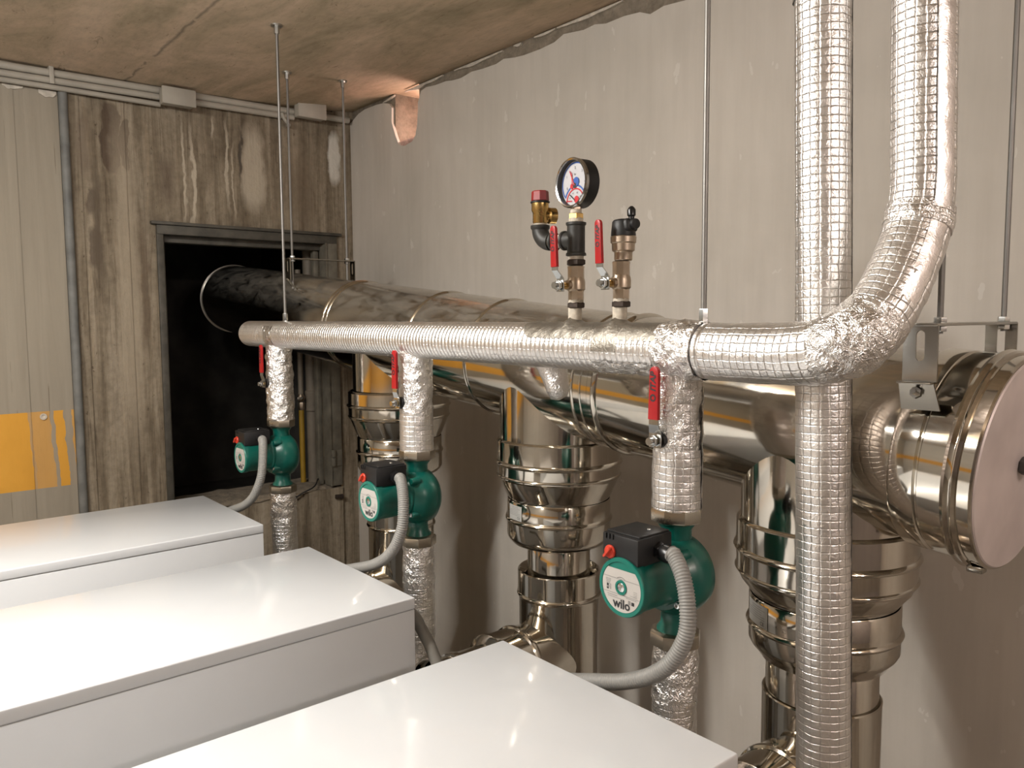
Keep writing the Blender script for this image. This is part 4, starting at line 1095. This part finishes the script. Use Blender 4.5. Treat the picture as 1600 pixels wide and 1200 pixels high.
# foil lagged pipes below the pumps, turning to the boilers
lows = ('foil lagged pipe under the furthest pump', 'foil lagged pipe under the middle pump', 'foil lagged pipe under the nearest pump')
for k in range(3):
    x = PX[k]; zt = ZB-0.024
    t = thing('lower_pipe', lows[k], 'pipe', (x, PY, 0.78), 'foil lagged pipes below the pumps')
    pth = resample(smooth_path([(x, PY, zt), (x, PY, 0.95), (x+0.002, PY, 0.86), (x, PY-0.01, 0.80), (x, PY-0.045, 0.755), (x, PY-0.10, 0.742), (x, PY-0.152, 0.742)], 16), 0.004)
    n = len(pth)
    r0 = [0.0385, 0.0375, 0.0365][k]
    mb = MB(); q = pth[:int(n*0.22)]; mb.tube(q, [r0-0.002+0.002*min(1, i/10) for i in range(len(q))], 56, hint=(1, 0, 0), crumple=0.0034, cfreq=55); build('foil_sleeve', mb, M['crinkle'], t, 70)
    mb = MB(); q = pth[int(n*0.20):int(n*0.62)]; mb.tube(q, r0-0.001, 56, hint=(1, 0, 0), crumple=0.0020, cfreq=35); build('foil_sleeve', mb, M['crinkle_quilt'], t, 70)
    mb = MB(); q = pth[int(n*0.60):]; mb.tube(q, r0, 56, hint=(1, 0, 0), crumple=0.0042, cfreq=50); build('elbow_wrap', mb, M['crinkle'], t, 70)

# corrugated cable sleeves from the terminal boxes
REL = [(0.0575, -0.0855, 0.057), (0.066, -0.087, 0.054), (0.088, -0.096, 0.032), (0.104, -0.105, -0.004), (0.1085, -0.113, -0.045), (0.090, -0.121, -0.088), (0.055, -0.1255, -0.120), (0.005, -0.130, -0.146), (-0.055, -0.134, -0.166), (-0.13, -0.138, -0.190), (-0.20, -0.1385, -0.215)]
cl = ('grey corrugated cable curving down from the furthest pump', 'grey corrugated cable curving down from the middle pump', 'grey corrugated cable curving down from the nearest pump')
for k in range(3):
    pth = resample(smooth_path([Vector((PX[k]+a, PY+b, zc+c)) for a, b, c in REL], 14), 0.0011)
    rad = [0.0118+0.0009*sin(2*pi*i*0.0011/0.0045) for i in range(len(pth))]
    mb = MB(); mb.tube(pth, rad, 18)
    tag(build('corrugated_cable', mb, M['cable'], None, 80), cl[k], 'cable', 'grey corrugated pump cables')
mb = MB(); mb.tube(smooth_path([(-1.47, 0.866, 0.992), (-1.40, 0.868, 0.991), (-1.366, 0.872, 0.984), (-1.345, 0.878, 0.960), (-1.315, 0.886, 0.915), (-1.285, 0.890, 0.84), (-1.27, 0.892, 0.6), (-1.27, 0.892, 0.01)], 10), 0.0125, 18)
tag(build('drain_hose', mb, M['pvc_dark']), 'plain grey pipe bending down behind the middle boiler cabinet', 'pipe')

# ================================================================== SAFETY FITTINGS ON THE HEADER
SX, SY = -1.0200, 1.0055
lean = Vector((0.004, 0, 0))


def valve(x, y, z0, z1, label, lean_x=0.0):
    """nickel ball valve with red lever from z0 (dark nut) to z1"""
    t = thing('ball_valve', label, 'valve', (x, y, z0), 'red lever ball valves above the header')
    H = z1-z0
    mb = MB(); mb.lathe([(0.0145, 0), (0.0165, 0.0015), (0.0165, 0.0085), (0.0145, 0.010)], (x, y, z0), (0, 0, 1), 6, a0=0.4, a1=0.4+2*pi); build('lock_nut', mb, M['oldnut'], t, 25)
    mb = MB(); mb.lathe([(0.0135, 0.009), (0.0135, 0.0145)], (x, y, z0), (0, 0, 1), 20); build('thread_seal', mb, M['hemp'], t)
    mb = MB()
    mb.lathe([(0.013, 0.013), (0.0143, 0.0145), (0.0143, 0.030), (0.0138, 0.031)], (x, y, z0), (0, 0, 1), 8, a0=0.2, a1=0.2+2*pi)
    mb.lathe([(0.0130, 0.029), (0.0165, 0.033), (0.0165, 0.046), (0.0160, 0.049), (0.0135, 0.056), (0.0135, H-0.020)], (x, y, z0), (0, 0, 1), 28)
    mb.lathe([(0.0138, H-0.024), (0.0150, H-0.0225), (0.0150, H-0.004), (0.0155, H-0.003), (0.0155, H), (0.013, H+0.001)], (x, y, z0), (0, 0, 1), 8, a0=0.2, a1=0.2+2*pi)
    mb.lathe([(0.0095, 0), (0.0085, 0.012)], (x-0.002, y-0.010, z0+0.0405), (0, -1, 0), 14)
    build('valve_body', mb, M['nickel'], t, 30)
    lever(t, x-0.003, y-0.046, z0+0.0395, 0.104, 0.0140, 0.026, 0.010, -0.003, True, 0.032)
    return t


v1 = valve(SX, SY, 1.618, 1.692, 'nickel ball valve with red lever below the pressure gauge')
v2 = valve(-0.912, SY, 1.618, 1.694, 'nickel ball valve with red lever below the black air vent')
# dark bushing + iron tee
t = thing('pipe_tee', 'black iron tee between the pressure gauge and its valve', 'pipe fitting', (SX, SY, 1.695))
mb = MB(); mb.lathe([(0.0138, 0), (0.0138, 0.006)], (SX, SY, 1.704), (0, 0, 1), 20); build('thread_seal', mb, M['hemp'], t)
mb = MB(); mb.lathe([(0.0155, 0), (0.0178, 0.0015), (0.0178, 0.0085), (0.0155, 0.010)], (SX, SY, 1.694), (0, 0, 1), 6, a0=0.4, a1=0.4+2*pi); build('lock_nut', mb, M['oldnut'], t, 25)
mb = MB(); T0 = 1.710
mb.lathe([(0.0150, 0), (0.0182, 0.001), (0.0182, 0.0045), (0.0160, 0.007), (0.0160, 0.053), (0.0182, 0.0555), (0.0182, 0.059), (0.0150, 0.060)], (SX, SY, T0), (0, 0, 1), 32)
mb.lathe([(0.0150, 0), (0.0150, 0.022), (0.0175, 0.024), (0.0175, 0.028), (0.015, 0.029)], (SX, SY, T0+0.029), (-1, -0.10, 0), 28)
build('tee_body', mb, M['iron'], t, 35)
# elbow with nipple
t = thing('pipe_elbow', 'black iron elbow left of the tee, under the safety valve', 'pipe fitting', (-1.095, SY-0.007, 1.739))
mb = MB(); ez = T0+0.029; d = Vector((-1, -0.10, 0)).normalized(); c0 = Vector((SX, SY, ez))
mb.lathe([(0.0120, 0.026), (0.0120, 0.060)], tuple(c0), tuple(d), 24); build('nipple', mb, M['hemp'], t)
mb = MB(); ve = c0+d*0.086
mb.tube(arc(ve+(-d)*0.026+Vector((0, 0, 0.026)), 0.026, -pi/2, 0, 14, d, (0, 0, 1)), 0.0155, 28)
mb.lathe([(0.015, 0), (0.0178, 0.001), (0.0178, 0.005), (0.0155, 0.007)], tuple(c0+d*0.049), tuple(d), 28)
mb.lathe([(0.0155, -0.002), (0.0178, 0.001), (0.0178, 0.006), (0.015, 0.007)], tuple(ve+Vector((0, 0, 0.026))), (0, 0, 1), 28)
build('elbow_body', mb, M['iron'], t, 40)
# safety valve
vz = ez+0.033; vx, vy = ve.x, ve.y
t = thing('safety_valve', 'brass safety valve with red cap on the iron elbow', 'valve', (vx, vy, vz))
mb = MB(); mb.lathe([(0.0118, -0.004), (0.0118, 0.006)], (vx, vy, vz), (0, 0, 1), 20); build('thread_seal', mb, M['hemp'], t)
mb = MB(); mb.lathe([(0.0128, 0.003), (0.0138, 0.005), (0.0138, 0.022), (0.0160, 0.026), (0.0160, 0.040)], (vx, vy, vz), (0, 0, 1), 30)
mb.lathe([(0.0115, 0), (0.0115, 0.014), (0.0148, 0.017), (0.0148, 0.030), (0.0128, 0.031), (0.0110, 0.031), (0.0105, 0.020), (0, 0.020)], (vx, vy, vz+0.018), (0.30, 1, 0), 28); build('brass_body', mb, M['brass'], t, 35)
mb = MB(); mb.lathe([(0.0165, 0.0395), (0.0180, 0.0405), (0.0180, 0.0425), (0.0165, 0.0435)], (vx, vy, vz), (0, 0, 1), 30); build('gasket', mb, M['black'], t)
mb = MB(); mb.lathe([(0.0155, 0.0435), (0.0165, 0.0445), (0.0158, 0.060), (0.0145, 0.062)], (vx, vy, vz), (0, 0, 1), 8); build('cap', mb, M['dark_red'], t, 25)

# pressure gauge
gx, gy = SX+0.0015, SY; gz = 1.8375
gd = Vector((-0.10, -1, 0.0)).normalized(); gr = Vector((0, 0, 1)).cross(gd) * -1; gr = gd.cross(Vector((0, 0, 1))); gr.normalize()
# gr: to the right when looking at the face
if gr.x < 0:
    gr = -gr
gu = Vector((0, 0, 1)); GO = Vector((gx, gy, gz))+Vector((0, 0.004, 0))
t = thing('pressure_gauge', 'round black combined pressure and temperature gauge with white dial', 'gauge', (gx, gy, 1.77))
mb = MB(); mb.lathe([(0.0125, 0), (0.0142, 0.001), (0.0142, 0.009), (0.0125, 0.010)], (SX, SY, 1.775), (0, 0, 1), 6, a0=0.3, a1=0.3+2*pi); build('hex_nut', mb, M['brass'], t, 25)
mb = MB(); mb.lathe([(0.0130, -0.006), (0.0130, 0.003)], (SX, SY, 1.774), (0, 0, 1), 20); mb.lathe([(0.0095, 0), (0.0105, 0.003), (0.0095, 0.008)], (SX, SY, 1.784), (0, 0, 1), 20); build('thread_seal', mb, M['hemp'], t)
mb = MB(); mb.lathe([(0.0090, 0), (0.0105, 0.002), (0.0105, 0.008), (0.0085, 0.010)], (SX, SY, 1.790), (0, 0, 1), 6); build('stem', mb, M['nickel'], t, 25)
GR = 0.0425
mb = MB(); mb.lathe([(0.0, -0.016), (GR-0.003, -0.016), (GR, -0.013), (GR, 0.014)], tuple(GO), tuple(gd), 64, cap=False); build('case', mb, M['black'], t)
mb = MB(); mb.lathe([(GR, 0.010), (GR+0.0012, 0.011), (GR+0.0012, 0.0165), (GR-0.0005, 0.0185), (GR-0.0030, 0.0175), (GR-0.0032, 0.015)], tuple(GO), tuple(gd), 64, cap=False); build('bezel', mb, M['chrome'], t)
mb = MB(); mb.lathe([(GR-0.0032, 0.0165), (GR-0.0033, 0.012), (GR-0.0034, 0.0060)], tuple(GO), tuple(gd), 64, cap=False); build('inner_rim', mb, M['iron'], t)
mb = MB(); DR = GR-0.0055; mb.lathe([(DR+0.002, 0.0065), (0.0, 0.0066)], tuple(GO), tuple(gd), 64, cap=False); dial = build('dial', mb, M['dial_white'], t)
D0 = GO+gd*0.0070


def dp(x, y, l=0.0):
    return D0+gr*(x*1.10)+gu*(y*1.10)+gd*l


def ribbon(pts, w, l):
    """flat ribbon along dial points"""
    m = MB(); a = []; b = []
    for i, (x, y) in enumerate(pts):
        x0, y0_ = pts[max(0, i-1)]; x1, y1_ = pts[min(len(pts)-1, i+1)]
        tx, ty = x1-x0, y1_-y0_; L = math.hypot(tx, ty); nx_, ny_ = -ty/L, tx/L
        a.append(dp(x+nx_*w/2, y+ny_*w/2, l)); b.append(dp(x-nx_*w/2, y-ny_*w/2, l))
    m.quadgrid([a, b], [[(0, 0)]*(len(pts)+1)]*2); return m


def circ(cx, cy_, r, a0, a1, n=28):
    return [(cx+r*cos(math.radians(a0+(a1-a0)*i/n)), cy_+r*sin(math.radians(a0+(a1-a0)*i/n))) for i in range(n+1)]


build('pressure_scale', ribbon(circ(0, 0.0, DR*0.88, 60, 215), 0.0022, 0.0001), M['blue'], dial, 0)
build('pressure_scale', ribbon(circ(0, -0.030, 0.0265, 20, 160), 0.0026, 0.0001), M['blue'], dial, 0)
build('temperature_scale', ribbon(circ(0, -0.030, 0.0215, 5, 175), 0.0022, 0.0002), M['dial_red'], dial, 0)
build('temperature_scale', ribbon([(-0.0195, -0.0265), (-0.008, -0.0275)], 0.0018, 0.0002), M['dial_red'], dial, 0)


def disc(cx, cy_, r, l, n=24):
    m = MB(); m.poly([dp(*p, l) for p in circ(cx, cy_, r, 360, 360.0*1/n, n-1)]); return m


build('hub', disc(0.003, 0.002, 0.0075, 0.0010), M['blue'], dial, 0)
build('hub', disc(-0.0005, -0.0035, 0.0042, 0.0012), M['ink'], dial, 0)
build('limit_marker', disc(-0.008, -0.004, 0.0040, 0.0008), M['dial_red'], dial, 0)
build('pressure_needle', ribbon([(-0.001, -0.003), (-0.0125, 0.021)], 0.0018, 0.0015), M['dial_red'], dial, 0)
build('limit_needle', ribbon([(-0.0075, -0.003), (-0.0075, 0.018)], 0.0014, 0.0013), M['dial_red'], dial, 0)
build('hub', disc(0.004, -0.0260, 0.0058, 0.0009), M['dial_red'], dial, 0)
build('temperature_needle', ribbon([(0.001, -0.0275), (-0.013, -0.0165)], 0.0016, 0.0014), M['ink'], dial, 0)
for s_, a in (('0', 205), ('1', 150), ('2', 90), ('3', 45), ('4', 0)):
    xx, yy = 0.0245*cos(math.radians(a)), 0.0245*sin(math.radians(a))
    if a == 205:
        yy += 0.004; xx += 0.002
    build('numeral', text_mesh(s_, 0.0066, tuple(dp(xx, yy)), tuple(gr), tuple(gu), 0.0002), M['ink'], dial, 0)
build('numeral', text_mesh('bar', 0.0050, tuple(dp(0.0, 0.0145)), tuple(gr), tuple(gu), 0.0002), M['ink'], dial, 0)
for s_, a in (('40', 150), ('60', 110), ('80', 70), ('100', 30)):
    build('numeral', text_mesh(s_, 0.0040, tuple(dp(0.0155*cos(math.radians(a)), -0.030+0.0155*sin(math.radians(a)))), tuple(gr), tuple(gu), 0.0002), M['ink'], dial, 0)
mb = MB(); mb.lathe([(GR-0.0034, 0.0158), (GR-0.0034, 0.0162), (0.0, 0.0163)], tuple(GO), tuple(gd), 48, cap=False); build('glass', mb, M['glass'], t)

# automatic air vent
AX = -0.9045; AY = SY
t = thing('air_vent', 'black capped automatic air vent on a nickel valve', 'air vent', (AX, AY, 1.694))
mb = MB(); mb.lathe([(0.0140, 1.6955), (0.0152, 1.697), (0.0152, 1.7085), (0.016, 1.710), (0.0190, 1.712), (0.0196, 1.7235), (0.0215, 1.7255), (0.0218, 1.7345), (0.0205, 1.736)], (AX-0.003, AY, 0), (0, 0, 1), 32); build('brass_cup', mb, M['nickel'], t, 30)
mb = MB(); mb.lathe([(0.0205, 1.7355), (0.0208, 1.738), (0.0198, 1.750), (0.0188, 1.7595), (0.0165, 1.7625), (0.010, 1.764), (0, 1.764)], (AX-0.003, AY, 0), (0, 0, 1), 32)
mb.box((AX+0.006, AY, 1.752), (0.026, 0.028, 0.022), Matrix.Rotation(-0.12, 3, 'Y'), 0.006, 3)
mb.lathe([(0.0, -0.008), (0.0085, -0.007), (0.0095, 0.0), (0.0085, 0.007), (0, 0.008)], (AX+0.019, AY, 1.754), (1, -0.2, 0), 20); cpv = build('black_cap', mb, M['black'], t, 40)
mb = MB(); mb.lathe([(0.005, 0), (0.005, 0.004), (0.0072, 0.006), (0.0072, 0.015), (0.0055, 0.018), (0.0025, 0.021), (0, 0.021)], (AX+0.0145, AY, 1.7625), (0, 0, 1), 12); build('vent_plug', mb, M['gloss_black'], t, 35)
